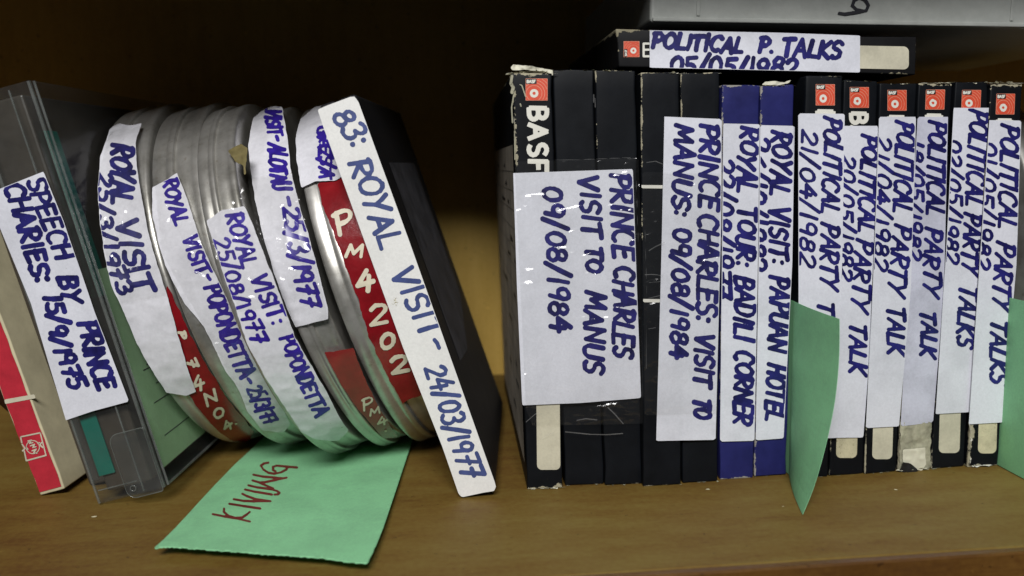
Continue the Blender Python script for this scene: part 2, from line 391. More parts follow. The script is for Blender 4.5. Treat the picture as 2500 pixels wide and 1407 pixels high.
def tin():
    m, nt, b = new_mat('dull_tin'); g = N(nt); p = pos(g)
    n = g.noise(p, 30, 6, .7); s_ = g.noise(p, 300, 4, .7)
    c = g.ramp(n, [(.3, (.30, .29, .255)), (.5, (.53, .52, .485)), (.7, (.68, .67, .64))])
    ru = g.ramp(s_, [(.60, (1, 1, 1)), (.74, (.50, .40, .26))]); g.l(g.mix(.6, c, g.mix(1., c, ru, 'MULTIPLY')), b.inputs['Base Color'])
    b.inputs['Metallic'].default_value = .78; g.l(g.math('ADD', .24, g.math('MULTIPLY', n, .22)), b.inputs['Roughness'])
    g.bump(g.math('ADD', n, g.math('MULTIPLY', s_, .3)), .25, .00015, b); return m
M_TIN = tin()
def clear(name, tint, gloss_rough, amt=1., body=0.0, bodycol=(.1, .1, .1), crease=False):
    m, nt, b = new_mat(name); g = N(nt); nt.nodes.remove(b)
    out = [n for n in nt.nodes if n.type == 'OUTPUT_MATERIAL'][0]; p = pos(g)
    t = g.n('ShaderNodeBsdfTransparent'); t.inputs[0].default_value = (*tint, 1)
    gl = g.n('ShaderNodeBsdfGlossy'); gl.inputs['Roughness'].default_value = gloss_rough
    ge = g.n('ShaderNodeNewGeometry'); vd = g.n('ShaderNodeVectorMath', operation='DOT_PRODUCT'); g.l(ge.outputs['True Normal'], vd.inputs[0]); g.l(ge.outputs['Incoming'], vd.inputs[1])
    sch = g.math('ADD', .04, g.math('MULTIPLY', .96, g.math('POWER', g.math('SUBTRACT', 1.0, g.math('ABSOLUTE', vd.outputs['Value'])), 5.0)))
    bp = g.n('ShaderNodeBump'); bp.inputs['Strength'].default_value = .6; bp.inputs['Distance'].default_value = .0004
    
    if crease:
        q = g.math('ABSOLUTE', g.math('SUBTRACT', g.noise(p, 38, 3, .55, (1, 1, 1.6)), .5)); q2 = g.math('SUBTRACT', 1.0, g.math('MULTIPLY', q, 16), clamp=True)
        hgt = g.math('MULTIPLY', q2, g.noise(p, 90, 2, .5)); bp.inputs['Distance'].default_value = .0008; bp.inputs['Strength'].default_value = 1.0
    else: hgt = g.noise(p, 130, 5, .7)
    g.l(hgt, bp.inputs['Height']); g.l(bp.outputs[0], gl.inputs['Normal'])
    mx = g.n('ShaderNodeMixShader'); g.l(g.math('MULTIPLY', sch, amt, clamp=True), mx.inputs[0]); g.l(t.outputs[0], mx.inputs[1]); g.l(gl.outputs[0], mx.inputs[2])
    res = mx.outputs[0]
    if body:
        df = g.n('ShaderNodeBsdfDiffuse'); df.inputs[0].default_value = (*bodycol, 1); m2 = g.n('ShaderNodeMixShader')
        body_mix = g.math('MULTIPLY', g.noise(p, 70, 6, .7), body*2, clamp=True); g.l(body_mix, m2.inputs[0]); g.l(res, m2.inputs[1]); g.l(df.outputs[0], m2.inputs[2]); res = m2.outputs[0]
    g.l(res, out.inputs[0]); return m
M_TAPE = clear('clear_sticky_tape', (.985, .985, .98), .14, 1.3, .012, (.5, .5, .5), True)
M_SHELL = clear('smoky_clear_plastic', (.90, .92, .92), .08, .6, .05, (.30, .31, .31))
M_RIDGE = clear('plastic_moulding', (.8, .83, .81), .10, 1.4, .16, (.36, .38, .37))
M_AMBER = simple('yellowed_tape_residue', (.15, .125, .055), .3, .3, scale=200, bump=.0003)

# ------------------------------------------------------------------ tagging
def tag(o, label=None, cat=None, group=None, kind=None):
    for k, v in (('label', label), ('category', cat), ('group', group), ('kind', kind)):
        if v: o[k] = v
    return o
def empty(name, loc, rot=None):
    o = bpy.data.objects.new(name, None); COL.objects.link(o); o.empty_display_size = .02
    m = Matrix.Identity(4)
    if rot is not None:
        for i in range(3):
            for j in range(3): m[i][j] = rot[j][i]
    for i in range(3): m[i][3] = loc[i]
    o.matrix_basis = m; return o

# ------------------------------------------------------------------ the cupboard shelf
def box_verts(x0, x1, y0, y1, z0, z1): return [(x, y, z) for z in (z0, z1) for y in (y0, y1) for x in (x0, x1)]
BF = [(0, 2, 3, 1), (4, 5, 7, 6), (0, 1, 5, 4), (2, 6, 7, 3), (0, 4, 6, 2), (1, 3, 7, 5)]
def slab(name, b, mat, parent=None, bev=.001, **kw):
    o = mesh_obj(name, box_verts(*b), BF, mat, parent)
    if bev:
        bm = bmesh.new(); bm.from_mesh(o.data); bmesh.ops.bevel(bm, geom=bm.edges[:], offset=bev, segments=2, affect='EDGES', profile=.6); bm.to_mesh(o.data); bm.free()
    tag(o, **kw); return o
YB = .222
slab('shelf', (-.75, .85, -.0850, YB, -.019, 0), M_SHELF, bev=.0006, kind='structure')
slab('shelf_edge', (-.75, .85, -.0895, -.0854, -.0195, -.0002), M_EDGE, bev=.0008, kind='structure')
slab('back_wall', (-.75, .85, YB+.0006, YB+.012, -.3, .56), M_BACK, bev=0, kind='structure')
slab('upper_shelf', (-.75, .85, -.0850, YB, .274, .293), M_SHELF, bev=.0006, kind='structure')
slab('upper_shelf_edge', (-.75, .85, -.0895, -.0854, .2735, .2928), M_EDGE, bev=.0008, kind='structure')

# ------------------------------------------------------------------ upright boxes
def unify(o):
    bm = bmesh.new(); bm.from_mesh(o.data); bmesh.ops.recalc_face_normals(bm, faces=bm.faces[:]); bm.to_mesh(o.data); bm.free()
def soft_box(name, corners, back, mat, parent, bev=.0007, jit=.00035, cuts=22, seed=0, origin=None):
    """corners: four front corners BL BR TR TL (world); back: vector. A cardboard box with slightly uneven worn edges."""
    c = [np.array(q, float) for q in corners]; o0 = origin if origin is not None else c[0]
    V = [c[0], c[1], c[2], c[3]]+[q+back for q in c]
    F = [(0, 1, 2, 3), (5, 4, 7, 6), (4, 0, 3, 7), (1, 5, 6, 2), (3, 2, 6, 7), (4, 5, 1, 0)]
    me = bpy.data.meshes.new(name); me.from_pydata([tuple(v-o0) for v in V], [], F)
    bm = bmesh.new(); bm.from_mesh(me)
    bmesh.ops.bevel(bm, geom=bm.edges[:], offset=bev, segments=3, affect='EDGES', profile=.55)
    up = c[3]-c[0]; H = np.linalg.norm(up); un = up/H
    for i in range(1, cuts):
        t = H*i/cuts; bmesh.ops.bisect_plane(bm, geom=bm.verts[:]+bm.edges[:]+bm.faces[:], plane_co=Vector(c[0]-o0+un*t), plane_no=Vector(un))
    sd = c[1]-c[0]; Wd = np.linalg.norm(sd)
    for i in range(1, 5): bmesh.ops.bisect_plane(bm, geom=bm.verts[:]+bm.edges[:]+bm.faces[:], plane_co=Vector(c[0]-o0+sd*i/5), plane_no=Vector(sd/Wd))
    P = np.array([v.co[:] for v in bm.verts])+o0
    if jit:
        for k, v in enumerate(bm.verts): pass
        a = np.stack([noise3(P, 90, seed+s) for s in (1, 2, 3)], 1)*jit+np.stack([noise3(P, 330, seed+s) for s in (4, 5, 6)], 1)*jit*.5
        a[:, 1] *= .25
        for k, v in enumerate(bm.verts): v.co += Vector(a[k])
    bmesh.ops.recalc_face_normals(bm, faces=bm.faces[:])
    for f in bm.faces: f.smooth = True
    bm.to_mesh(me); bm.free(); me.materials.append(mat)
    o = bpy.data.objects.new(name, me); COL.objects.link(o)
    if parent is not None: o.parent = parent; o.matrix_basis = Matrix.Translation(Vector(o0)-parent.matrix_basis.translation) if parent.matrix_basis.to_3x3() == Matrix.Identity(3) else wm(parent).inverted() @ Matrix.Translation(Vector(o0))
    else: o.location = o0
    return o
def flakes(name, pts, mat, parent, n, size, seed=0):
    """torn paper curls along a polyline of world points"""
    R = random.Random(seed); V = []; F = []
    P = [np.array(p, float) for p in pts]
    for i in range(n):
        k = R.randrange(len(P)-1); t = R.random(); c = P[k]*(1-t)+P[k+1]*t
        d = (P[k+1]-P[k]); d /= np.linalg.norm(d); L = size*R.uniform(.5, 1.8); w = size*R.uniform(.15, .5)
        upv = V3(R.gauss(0, .3), -R.uniform(.3, 1), R.uniform(-.25, .38)); upv /= np.linalg.norm(upv); b = len(V); m = 5
        for j in range(m+1):
            s = j/m-.5; q = c+d*L*s+upv*w*.25*math.sin(j*1.7+i)+V3(0, 0, w*.2*R.random())
            hw = w*(1-abs(2*s)**2)*R.uniform(.6, 1.2)+w*.08
            V += [q, q+upv*hw+V3(0, 0, 0)]
        for j in range(m): F.append((b+2*j, b+2*j+2, b+2*j+3, b+2*j+1))
    return tag(mesh_obj(name, V, F, mat, parent), kind='stuff')
def upright(px, mat, label, cat, group, depth=.183, seed=0, name='tape_box', slant=.02):
    TL, TR, BR, BL = px
    a, b = ground(*BL), ground(*BR); n = np.cross(b-a, V3(0, 0, 1)); pl = Plane(a, n)
    tl, tr = pl([TL, TR])[0]; e = empty(name, a); tag(e, label, cat, group)
    a2, b2 = a.copy(), b.copy(); a2[2] = b2[2] = .0002
    soft_box('box_body', [a2, b2, tr, tl], V3(slant*depth, depth, 0), mat, e, seed=seed)
    return e, pl, (a, b, tr, tl)
def fsurf(pl, h=.0012): return pl.off(h)

def logo(e, pl, x0, y0, x1, y1, off, text=True, letters=None, skew=0, worn=False, side=False):
    """printed square: red with rings, black corner with lettering, white disc"""
    lg = patch('printed_logo', [(x0, y0), (x1, y0), (x1-skew, y1), (x0-skew, y1)], pl, off, M_LOGO, e, step=2.2, ragged=.5 if worn else 0, smooth=False)
    patch('logo_border', [(x0-.8, y0-.8), (x1+.8, y0-.8), (x1+.8-skew, y1+.8), (x0-.8-skew, y1+.8)], pl, off-.00004, M_LINE, lg, step=1.6, smooth=False)
    w = x1-x0; h = y1-y0; cx = x0-skew*.6+w*.38; cy = y0+h*.68
    if side: cx, cy = x0+w*.62, y0+h*.60
    rings = []; sd = poly_sdf([(x0+1, y0+1), (x1-1, y0+1), (x1-1-skew, y1-1), (x0+1-skew, y1-1)])
    for R_ in (.37, .50, .63, .76, .89):
        f = lambda x, y, R_=R_: np.maximum(np.abs(np.hypot(x-cx, (y-cy)*w/h)-R_*w)-w*.012, sd(x, y))
        rings.append(mesher(f, x0-skew, y0, x1, y1, 1.1))
    soup('ring_print', rings, pl, off+.00003, FLAT, M_LINE, lg, False)
    f = lambda x, y: np.maximum(np.hypot(x-cx, (y-cy)*w/h)-.20*w, .075*w-np.hypot(x-cx, (y-cy)*w/h))+(.8*noise3(np.stack([x, y, x*0], 1), .3, 4) if worn else 0)
    soup('disc_print', [mesher(f, cx-w*.3, cy-w*.3, cx+w*.3, cy+w*.3, 1.1)], pl, off+.00005, FLAT, M_WHITE, lg, False)
    if side:
        patch('corner_print', [(x0, y0+h*.5), (x0+w*.22, y0+h*.5), (x0+w*.22, y1), (x0, y1)], pl, off+.00005, M_BLK, lg, step=2, smooth=False)
        soup('lettering', [word('BASF', [(x0+w*.19, y1-2), (x0+w*.19, y0+h*.54)], w*.13, w*.016, flatcap=True, step=.9, jit=0)], pl, off+.00008, FLAT, M_WHITE, lg, False)
    else:
        patch('corner_print', [(x0, y0), (x0+w*.50, y0), (x0+w*.50, y0+h*.24), (x0, y0+h*.24)], pl, off+.00005, M_BLK, lg, step=2, smooth=False)
        soup('lettering', [word('BASF', [(x0+w*.04, y0+h*.19), (x0+w*.45, y0+h*.19)], h*.13, w*.022, flatcap=True, step=.8, jit=0)], pl, off+.00008, FLAT, M_WHITE, lg, False)
    return lg
def strip(e, pl, x0, y0, x1, y1, off, mat=None, slant=0, r=12):
    """cream title strip with rounded lower corners"""
    mat = mat or M_CREAM; w = x1-x0
    def f(x, y):
        xx = x-(x0+x1)/2-slant*(y-y0); yy = y-(y0+y1)/2; qx = np.abs(xx)-w/2+r; qy = np.abs(yy)-(y1-y0)/2+r
        v = np.hypot(np.maximum(qx, 0), np.maximum(qy, 0))+np.minimum(np.maximum(qx, qy), 0)-r
        top = np.maximum(np.abs(xx)-w/2, np.maximum(y0-y, y-(y1+y0)/2))
        return np.minimum(v, top)
    return patch('title_strip', [(x0-15, y0), (x1+15, y0), (x1+15, y1), (x0-15, y1)], pl, off, mat, e, step=3, field=f, smooth=False)
def block(txt, e, pl, x0, y0, x1, y1, off, clip=None, r=.125, mat=None):
    """bold sans print rotated a quarter turn: tops to the right, from y0 down to y1"""
    return soup('lettering', [word(txt, [(x0+3, y0+5), (x0+3, y1-4)] if x0 < x1 else [(x0, y0), (x1, y1)], abs(x1-x0)-6, abs(x1-x0)*r, flatcap=True, step=1.5, jit=0, clip=clip, gap=.22)], pl, off, FLAT, mat or M_WHITE, e, False)
def label_on(parent, poly, surf, words, off=.0006, wr=FLAT, mat=None, ink=None, step=5, name='paper_label', tagkw=None, ragged=0, r=5.3, woff=.00011, slant=.16):
    lb = patch(name, poly, surf, off, mat or M_LABEL, parent, wr, step, ragged)
    cl = poly_sdf(poly); parts = []
    for i, wd in enumerate(words):
        txt, path, ht = wd[:3]; rr = wd[3] if len(wd) > 3 else r
        parts.append(word(txt, path, ht, rr, clip=cl, seed=i, slant=wd[4] if len(wd) > 4 else slant))
    soup('handwriting', parts, surf, off+woff, wr, ink or M_INK, lb, False)
    if tagkw: tag(lb, **tagkw)
    return lb

GB = 'tape boxes standing in a row'
B = {}
def ub(k, px, mat, label, **kw):
    B[k] = upright(px, mat, label, 'tape box', GB, seed=k*11, **kw); return B[k]
ub(1, ((1249, 181), (1346, 179), (1374, 1192), (1287, 1196)), M_BLACK2, 'battered black tape box with large white lettering, leftmost of the upright row')
ub(2, ((1351, 172), (1448, 170), (1473, 1183), (1381, 1187)), M_BLACK, 'plain black tape box, second of the upright row, under the widest label')
ub(3, ((1453, 172), (1551, 172), (1566, 1182), (1478, 1187)), M_BLACK, 'plain black tape box, third of the upright row, under the widest label')
ub(4, ((1564, 177), (1658, 176), (1662, 1184), (1571, 1189)), M_BLACK, 'black tape box crossed by two thin white lines, fourth in the right-hand row')
ub(5, ((1662, 178), (1758, 177), (1752, 1176), (1667, 1181)), M_BLACK, 'plain black tape box directly left of the two blue boxes')
ub(6, ((1762, 208), (1854, 208), (1839, 1167), (1757, 1172)), M_BLUE, 'blue tape box labelled ROYAL TOUR: BADILI CORNER, left one of the blue pair')
ub(7, ((1857, 208), (1939, 208), (1919, 1161), (1842, 1166)), M_BLUE, 'blue tape box labelled ROYAL VISIT: PAPUAN HOTEL, right one of the blue pair')
ub(8, ((1967, 186), (2057, 186), (2020, 1165), (1937, 1168)), M_BLACK, 'black tape box dated 21/04/1982 half hidden behind the standing green card')
ub(9, ((2060, 196), (2143, 198), (2107, 1157), (2024, 1164)), M_BLACK, 'black tape box dated 20/05/1982 just right of the standing green card')
ub(10, ((2149, 203), (2238, 203), (2187, 1152), (2110, 1159)), M_BLACK, 'black tape box with a clean cream strip, fourth from the right end of the row')
ub(11, ((2244, 203), (2325, 203), (2269, 1145), (2192, 1151)), M_BLACK2, 'black tape box with its foot torn to bare grey board')
ub(12, ((2332, 200), (2413, 200), (2352, 1140), (2273, 1146)), M_BLACK, 'black tape box dated 02/05/1982, second from the right end of the row')
ub(13, ((2419, 203), (2497, 204), (2436, 1138), (2362, 1142)), M_BLACK2, 'black tape box dated 01/05/1982 with mould-specked cream strip, last at the right end')

# box 1 print
e, pl, c = B[1]; s1 = pl
logo(e, pl, 1284, 193, 1336, 245, .00022)
block('BASF', e, pl, 1288, 256, 1338, 424, .00022, r=.115)
strip(e, pl, 1309, 940, 1366, 1147, .00022, slant=.01)
strip(e, pl, 0, 0, 1, 1, .0002) if False else None
pan = mesh_obj('index_panel', [tuple(c[0]+(c[3]-c[0])*.06+V3(-.00042+.0001, .005, 0)), tuple(c[0]+(c[3]-c[0])*.06+V3(-.00042+.0034, .17, 0)), tuple(c[0]+(c[3]-c[0])*.84+V3(-.00042+.0034, .17, 0)), tuple(c[0]+(c[3]-c[0])*.84+V3(-.00042+.0001, .005, 0))], [(0, 1, 2, 3)], M_PANEL, e)
Vp = []; Fp = []
for i in range(15):
    z = .022+i*.0088; b0 = len(Vp); xo = (c[3][0]-c[0][0])*z/.187
    for (yy, zz) in ((.006, 0), (.165, 0), (.165, .00022), (.006, .00022)): Vp.append(c[0]+V3(xo-.00056+.02*(yy), yy, z+zz))
    Fp.append((b0, b0+1, b0+2, b0+3))
for i in range(22):
    z = .024+rng.integers(0, 15)*.0088; y = rng.uniform(.01, .14); L = rng.uniform(.005, .02); b0 = len(Vp); xo = (c[3][0]-c[0][0])*z/.187
    for (yy, zz) in ((y, 0), (y+L, 0), (y+L*.9, rng.uniform(.001, .003)), (y, .0015)): Vp.append(c[0]+V3(xo-.00060+.02*yy, yy, z+zz))
    Fp.append((b0, b0+1, b0+2, b0+3))
mesh_obj('ruled_lines', Vp, Fp, M_BLK, pan)
flakes('torn_edge', [c[3]+V3(-.0005, .001, -.0002), c[3]*.5+c[2]*.5+V3(0, .002, .0006), c[2]+V3(0, .001, 0)], M_TORN2, e, 16, .004, 3)
flakes('torn_edge', [c[3]+V3(0, 0, 0), c[3]+V3(.0005, -.0002, -.012), c[3]+V3(.0018, -.0003, -.06)], M_TORN2, e, 12, .0022, 5)
flakes('torn_edge', [c[0]+V3(0, -.0003, .0005), c[1]+V3(0, -.0003, .0005)], M_TORN2, e, 14, .002, 6)
pt = Plane(c[3]+V3(0, .0035, 0), (0, 1, 0))
patch('torn_flap', [(1247, 166), (1254, 158), (1275, 160), (1300, 162), (1330, 168), (1347, 173), (1350, 184), (1335, 178), (1300, 174), (1275, 172), (1250, 172)], pt, 0, M_TORN2, e, wr=wrinkle(.0012, 350, 4), step=2.5, ragged=1.8)['kind'] = 'stuff'
soup('scuff', [scrawl([[(1250, 186), (1247, 205)]], 3.2), scrawl([[(1249, 208), (1253, 214), (1250, 226)]], 3.6), scrawl([[(1254, 232), (1249, 262), (1251, 300)]], 1.4), scrawl([[(1269, 207), (1274, 209), (1283, 236)]], 1.3),
  scrawl([[(1270, 254), (1272, 260)]], 1.6), scrawl([[(1256, 320), (1257, 390)]], 1.1)], pl, .0003, FLAT, M_TORN, e, False)['kind'] = 'stuff'
e, pl, c = B[7]; pt = Plane(c[3]+V3(0, .003, 0), (0, 1, 0))
patch('torn_flap', [(1858, 208), (1866, 200), (1890, 199), (1912, 202), (1928, 197), (1922, 204), (1900, 208)], pt, 0, M_TORN2, e, wr=wrinkle(.001, 300, 6), step=2.5, ragged=1.2)['kind'] = 'stuff'
# boxes 4: two white lines (also run across box 3's edge and box 5)
e, pl, c = B[4]
for y0, x0, x1 in ((452, 1566, 1661), (730, 1570, 1661)):
    patch('white_line', [(x0, y0), (x1, y0+1), (x1, y0+9), (x0, y0+8)], pl, .0003, M_WHITE, e, step=3, smooth=False)
e, pl, c = B[5]
for y0, x0, x1 in ((453, 1668, 1752), (731, 1668, 1750)):
    patch('white_line', [(x0, y0), (x1, y0+1), (x1, y0+9), (x0, y0+8)], pl, .0003, M_WHITE, e, step=3, smooth=False)
# logos, letters and strips of boxes 8-13
for k, L, blk, st in (
    (8, (1992, 207, 2037, 257), (1992, 265, 2037, 400, 'BASF', 285), None),
    (9, (2075, 214, 2120, 263), (2074, 270, 2118, 410, 'BASF', 306), (2042, 1060, 2093, 1118)),
    (10, (2167, 221, 2212, 270), (2167, 279, 2210, 400, 'BASF', 290), (2131, 1036, 2180, 1121)),
    (11, (2261, 220, 2306, 267), (2259, 275, 2300, 400, 'BASF', 290), None),
    (12, (2349, 221, 2394, 267), None, (2294, 1000, 2345, 1106)),
    (13, (2433, 230, 2477, 279), (2432, 287, 2472, 400, 'BASF', 298), (2389, 1024, 2434, 1107))):
    e, pl, c = B[k]
    logo(e, pl, *L, .00022, skew=2 if k > 10 else 0, worn=k in (9, 11, 13))
    if blk:
        x0, y0, x1, y1, t, yc = blk
        cp = poly_sdf([(x0-5, y0-5), (x1+5, y0-5), (x1+5, yc+6), (x0-5, yc+6)])
        block(t, e, pl, x0, y0, x1, y1, .00022, clip=cp, r=.12)
    if st: strip(e, pl, *st, .00022, mat=M_CREAMD if k in (9, 13) else M_CREAM, slant=-.03)
e, pl, c = B[11]
patch('torn_patch', [(2194, 1030), (2272, 1030), (2269, 1090), (2270, 1135), (2262, 1148), (2192, 1146), (2196, 1100)], pl, .0004, M_TORN, e, wr=wrinkle(.0006, 300, 4), step=3, ragged=2.5)
patch('torn_patch', [(2200, 1096), (2254, 1092), (2256, 1132), (2246, 1148), (2226, 1144), (2216, 1128), (2200, 1130)], pl, .0010, M_TORN2, e, wr=wrinkle(.0004, 250, 7), step=3, ragged=1.5)
patch('torn_patch', [(2196, 1124), (2216, 1128), (2230, 1140), (2240, 1149), (2200, 1149), (2190, 1146)], pl, .0018, M_BLK, e, wr=wrinkle(.0006, 300, 7), step=2.5, ragged=2.5)
flakes('torn_edge', [c[0]+V3(0, -.001, .001), c[1]+V3(0, -.001, .001)], M_TORN2, e, 18, .003, 8)
flakes('torn_edge', [c[3], c[2]], M_TORN2, e, 14, .0028, 9)
e, pl, c = B[13]
flakes('torn_edge', [c[0]+V3(.001, -.0004, .001), c[0]+V3(.0005, -.0004, .018), c[0]+V3(-.001, -.0004, .022)], M_WHITE, e, 22, .0016, 12)
flakes('torn_edge', [c[0]+V3(.001, -.0004, .001), c[0]+V3(.010, -.0006, .001)], M_WHITE, e, 12, .0026, 13)
flakes('torn_edge', [c[3], c[2]], M_TORN2, e, 16, .003, 14)
for k in (2, 3, 4, 5, 7, 8, 9, 10, 12):
    e, pl, c = B[k]; flakes('torn_edge', [c[3]+V3(0, .0003, -.0004), c[2]+V3(0, .0003, -.0004)], M_TORN2, e, 7 if k != 7 else 14, .0021, 20+k)
    flakes('torn_edge', [c[0]+V3(0, -.0003, .0004), c[1]+V3(0, -.0003, .0004)], M_TORN, e, 4, .0013, 50+k)

# --- the big label across boxes 1-3 and the one across 4-5: things of their own
def facing(ks, h): # common plane in front of several boxes
    pts = [B[k][2][i] for k in ks for i in (0, 1)]; y = min(p[1] for p in pts)
    a, b = B[ks[0]][2][0], B[ks[-1]][2][1]; d = b-a; pl = Plane(a, np.cross(d, V3(0, 0, 1)))
    m = max((np.array(p)-pl.o) @ pl.n for p in pts); return pl.off(m+h)
s = facing((1, 2, 3), .0009)

def dips(w, ks):
    xs = [((B[a][2][1][0]+B[a+1][2][0][0])/2, (B[a][2][2][0]+B[a+1][2][3][0])/2) for a in ks]
    def f(P):
        v = w(P)
        for x0, x1 in xs: v = v-.00013*np.exp(-((P[:, 0]-(x0+(x1-x0)*P[:, 2]/.185))/.0011)**2)
        return v
    return f
w13 = dips(wrinkle(.00012, 28, 3, 'soft'), (1, 2))
label_on(None, [(1253, 423), (1545, 413), (1552, 620), (1565, 972), (1420, 984), (1275, 990), (1262, 700)], s, [
  ('PRINCE', [(1490, 430), (1494, 520), (1500, 632)], 50), ('CHARLES', [(1500, 655), (1500, 760), (1496, 872)], 50),
  ('VISIT', [(1415, 432), (1424, 580)], 47), ('TO', [(1430, 606), (1432, 666)], 40), ('MANUS', [(1430, 714), (1427, 910)], 46),
  ('09/08/1984', [(1326, 460), (1338, 640), (1344, 812)], 46)], 0, w13, tagkw=dict(label='wide white paper label taped across the first three black boxes, dated 09/08/1984', cat='paper label'))
s = facing((4, 5), .0009)
label_on(None, [(1622, 285), (1762, 291), (1760, 560), (1747, 1074), (1602, 1077), (1614, 650)], s, [
  ('PRINCE', [(1712, 308), (1706, 508)], 46), ('CHARLES:', [(1708, 527), (1700, 786)], 48), ('VISIT', [(1698, 818), (1696, 944)], 44), ('TO', [(1696, 976), (1694, 1020)], 38),
  ('MANUS:', [(1652, 308), (1642, 528)], 44), ('09/08/1984', [(1644, 560), (1638, 876)], 42)], 0, dips(wrinkle(.0001, 30, 8, 'soft'), (4,)),
  tagkw=dict(label='long white paper label taped across the fourth and fifth black boxes', cat='paper label'))
def bl(k, poly, words, mat=None, off=.0009):
    e, pl, c = B[k]; return label_on(e, poly, pl, words, off, wrinkle(.00014, 35, k*3, 'soft'), mat, r=4.4 if k > 7 else 5.0, slant=.30 if k > 7 else .2)
bl(6, [(1764, 302), (1853, 304), (1849, 600), (1840, 1075), (1756, 1077), (1760, 700)], [
  ('ROYAL', [(1808, 314), (1802, 390), (1797, 470)], 44), ('TOUR:', [(1800, 508), (1796, 650)], 42), ('BADILI', [(1793, 678), (1792, 832)], 44), ('CORNER', [(1794, 858), (1790, 1034)], 43),
  ('22/08/1977', [(1746, 388), (1740, 726)], 44)])
bl(7, [(1854, 306), (1938, 308), (1932, 640), (1911, 1069), (1843, 1074), (1849, 700)], [
  ('ROYAL', [(1886, 324), (1878, 477)], 46), ('VISIT:', [(1879, 508), (1880, 646)], 44), ('PAPUAN', [(1880, 678), (1876, 858)], 46), ('HOTEL', [(1873, 890), (1867, 1026)], 44),
  ('26/10/1982', [(1829, 336), (1824, 662)], 44)])
e, pl, c = B[8]
a8 = pl.off(.0016)
bl(8, [(1944, 278), (2057, 279), (2052, 600), (2040, 1066), (1946, 1068), (1945, 650)], [
  ('POLITICAL', [(2009, 291), (2002, 522)], 41), ('PARTY', [(2003, 548), (1998, 704)], 41), ('TALK', [(1994, 738), (1990, 866)], 39), ('21/04/1982', [(1952, 321), (1948, 650)], 38, 3.9)], off=.0022)
bl(9, [(2058, 308), (2141, 308), (2133, 700), (2105, 1067), (2028, 1068), (2044, 700)], [
  ('POLITICAL', [(2102, 334), (2092, 568)], 39), ('PARTY', [(2088, 588), (2074, 757)], 41), ('TALK', [(2074, 792), (2072, 912)], 39), ('20/05/1982', [(2052, 382), (2046, 684)], 32, 3.9)])
bl(10, [(2143, 286), (2233, 286), (2221, 700), (2192, 1040), (2111, 1044), (2128, 700)], [
  ('POLITICAL', [(2186, 301), (2180, 521)], 43), ('PARTY', [(2180, 552), (2164, 718)], 41), ('TALK', [(2164, 752), (2166, 866)], 39), ('21/04/1982', [(2136, 336), (2130, 662)], 36, 3.9)])
bl(11, [(2237, 286), (2311, 286), (2302, 700), (2275, 1030), (2196, 1040), (2214, 700)], [
  ('POLITICAL', [(2266, 301), (2260, 527)], 41), ('PARTY', [(2258, 560), (2249, 720)], 39), ('TALK', [(2247, 762), (2246, 870)], 37), ('18/05/1982', [(2222, 346), (2214, 636)], 30, 3.9)], M_DIRTY)
bl(12, [(2325, 264), (2412, 264), (2394, 640), (2365, 1005), (2281, 1010), (2305, 640)], [
  ('POLITICAL', [(2366, 272), (2356, 505)], 43), ('PARTY', [(2352, 524), (2344, 668)], 41), ('TALKS', [(2340, 700), (2332, 846)], 43), ('02/05/1982', [(2313, 344), (2302, 644)], 34, 3.9)])
bl(13, [(2412, 294), (2490, 295), (2478, 650), (2445, 1030), (2362, 1035), (2388, 650)], [
  ('POLITICAL', [(2444, 309), (2434, 559)], 43), ('PARTY', [(2432, 594), (2420, 755)], 41), ('TALKS', [(2418, 784), (2414, 936)], 41), ('01/05/1982', [(2396, 350), (2382, 658)], 34, 3.9)])
# clear tape over the labels, with creases that catch the light and pale lines painting glints
M_CREASE = clear('whitened_crease_glint', (.95, .95, .95), .2, 2.0, .13, (.62, .62, .62))  # whitish body colour paints the glints along whitened creases
def creases(o, surf, lines, r=.9):
    if surf is not None: tag(soup('tape_crease_glint', [scrawl([l], r*q, 1.3) for l, q in lines], surf, .0004, FLAT, M_CREASE, o, False), kind='stuff')
def tape(poly, surf, off, label, parent=None, seed=0, amp=.0006, freq=70, step=5):
    amp *= .35 if parent is None else .95
    o = patch('clear_tape', poly, surf, off, M_TAPE, parent, wrinkle(amp, freq, seed), step)
    if parent is None: tag(o, label, 'sticky tape')
    return o
tA = tape([(1256, 395), (1558, 386), (1570, 700), (1576, 1034), (1300, 1040), (1284, 1000)], facing((1, 2, 3), .0017), 0, 'clear sticky tape sealing the wide label across the first three boxes', seed=3)
creases(tA, facing((1, 2, 3), .0017), [([(1408, 1026), (1430, 1022), (1457, 1025)], 1.2), ([(1380, 1060-6), (1400, 1056), (1440, 1060), (1480, 1061), (1520, 1058)], 1.3), ([(1484, 995), (1500, 1010), (1512, 1024), (1521, 1034)], 1.5), ([(1284, 1030), (1305, 1012), (1314, 1006)], .9), ([(1324, 1068), (1345, 1058), (1352, 1056)], .8), ([(1300, 392), (1420, 390), (1540, 385)], .6), ([(1553, 440), (1558, 600)], .5), ([(1452, 240), (1453, 262)], 1.2), ([(1449, 232), (1449, 250)], 1.6)])
tB = tape([(1568, 420), (1758, 424), (1752, 1010), (1574, 1014)], facing((4, 5), .0017), 0, 'clear sticky tape sealing the long label across the fourth and fifth boxes', seed=9)

creases(tB, facing((4, 5), .0017), [([(1584, 612), (1600, 602), (1622, 592)], 1.3), ([(1574, 671), (1590, 670), (1604, 671), (1618, 675)], 1.0), ([(1584, 690), (1606, 688), (1618, 687)], .7), ([(1578, 397), (1600, 394), (1620, 402)], .9), ([(1583, 728), (1600, 724), (1618, 720)], .8), ([(1582, 803), (1600, 800)], .8), ([(1574, 560), (1578, 700), (1577, 900)], .5)])
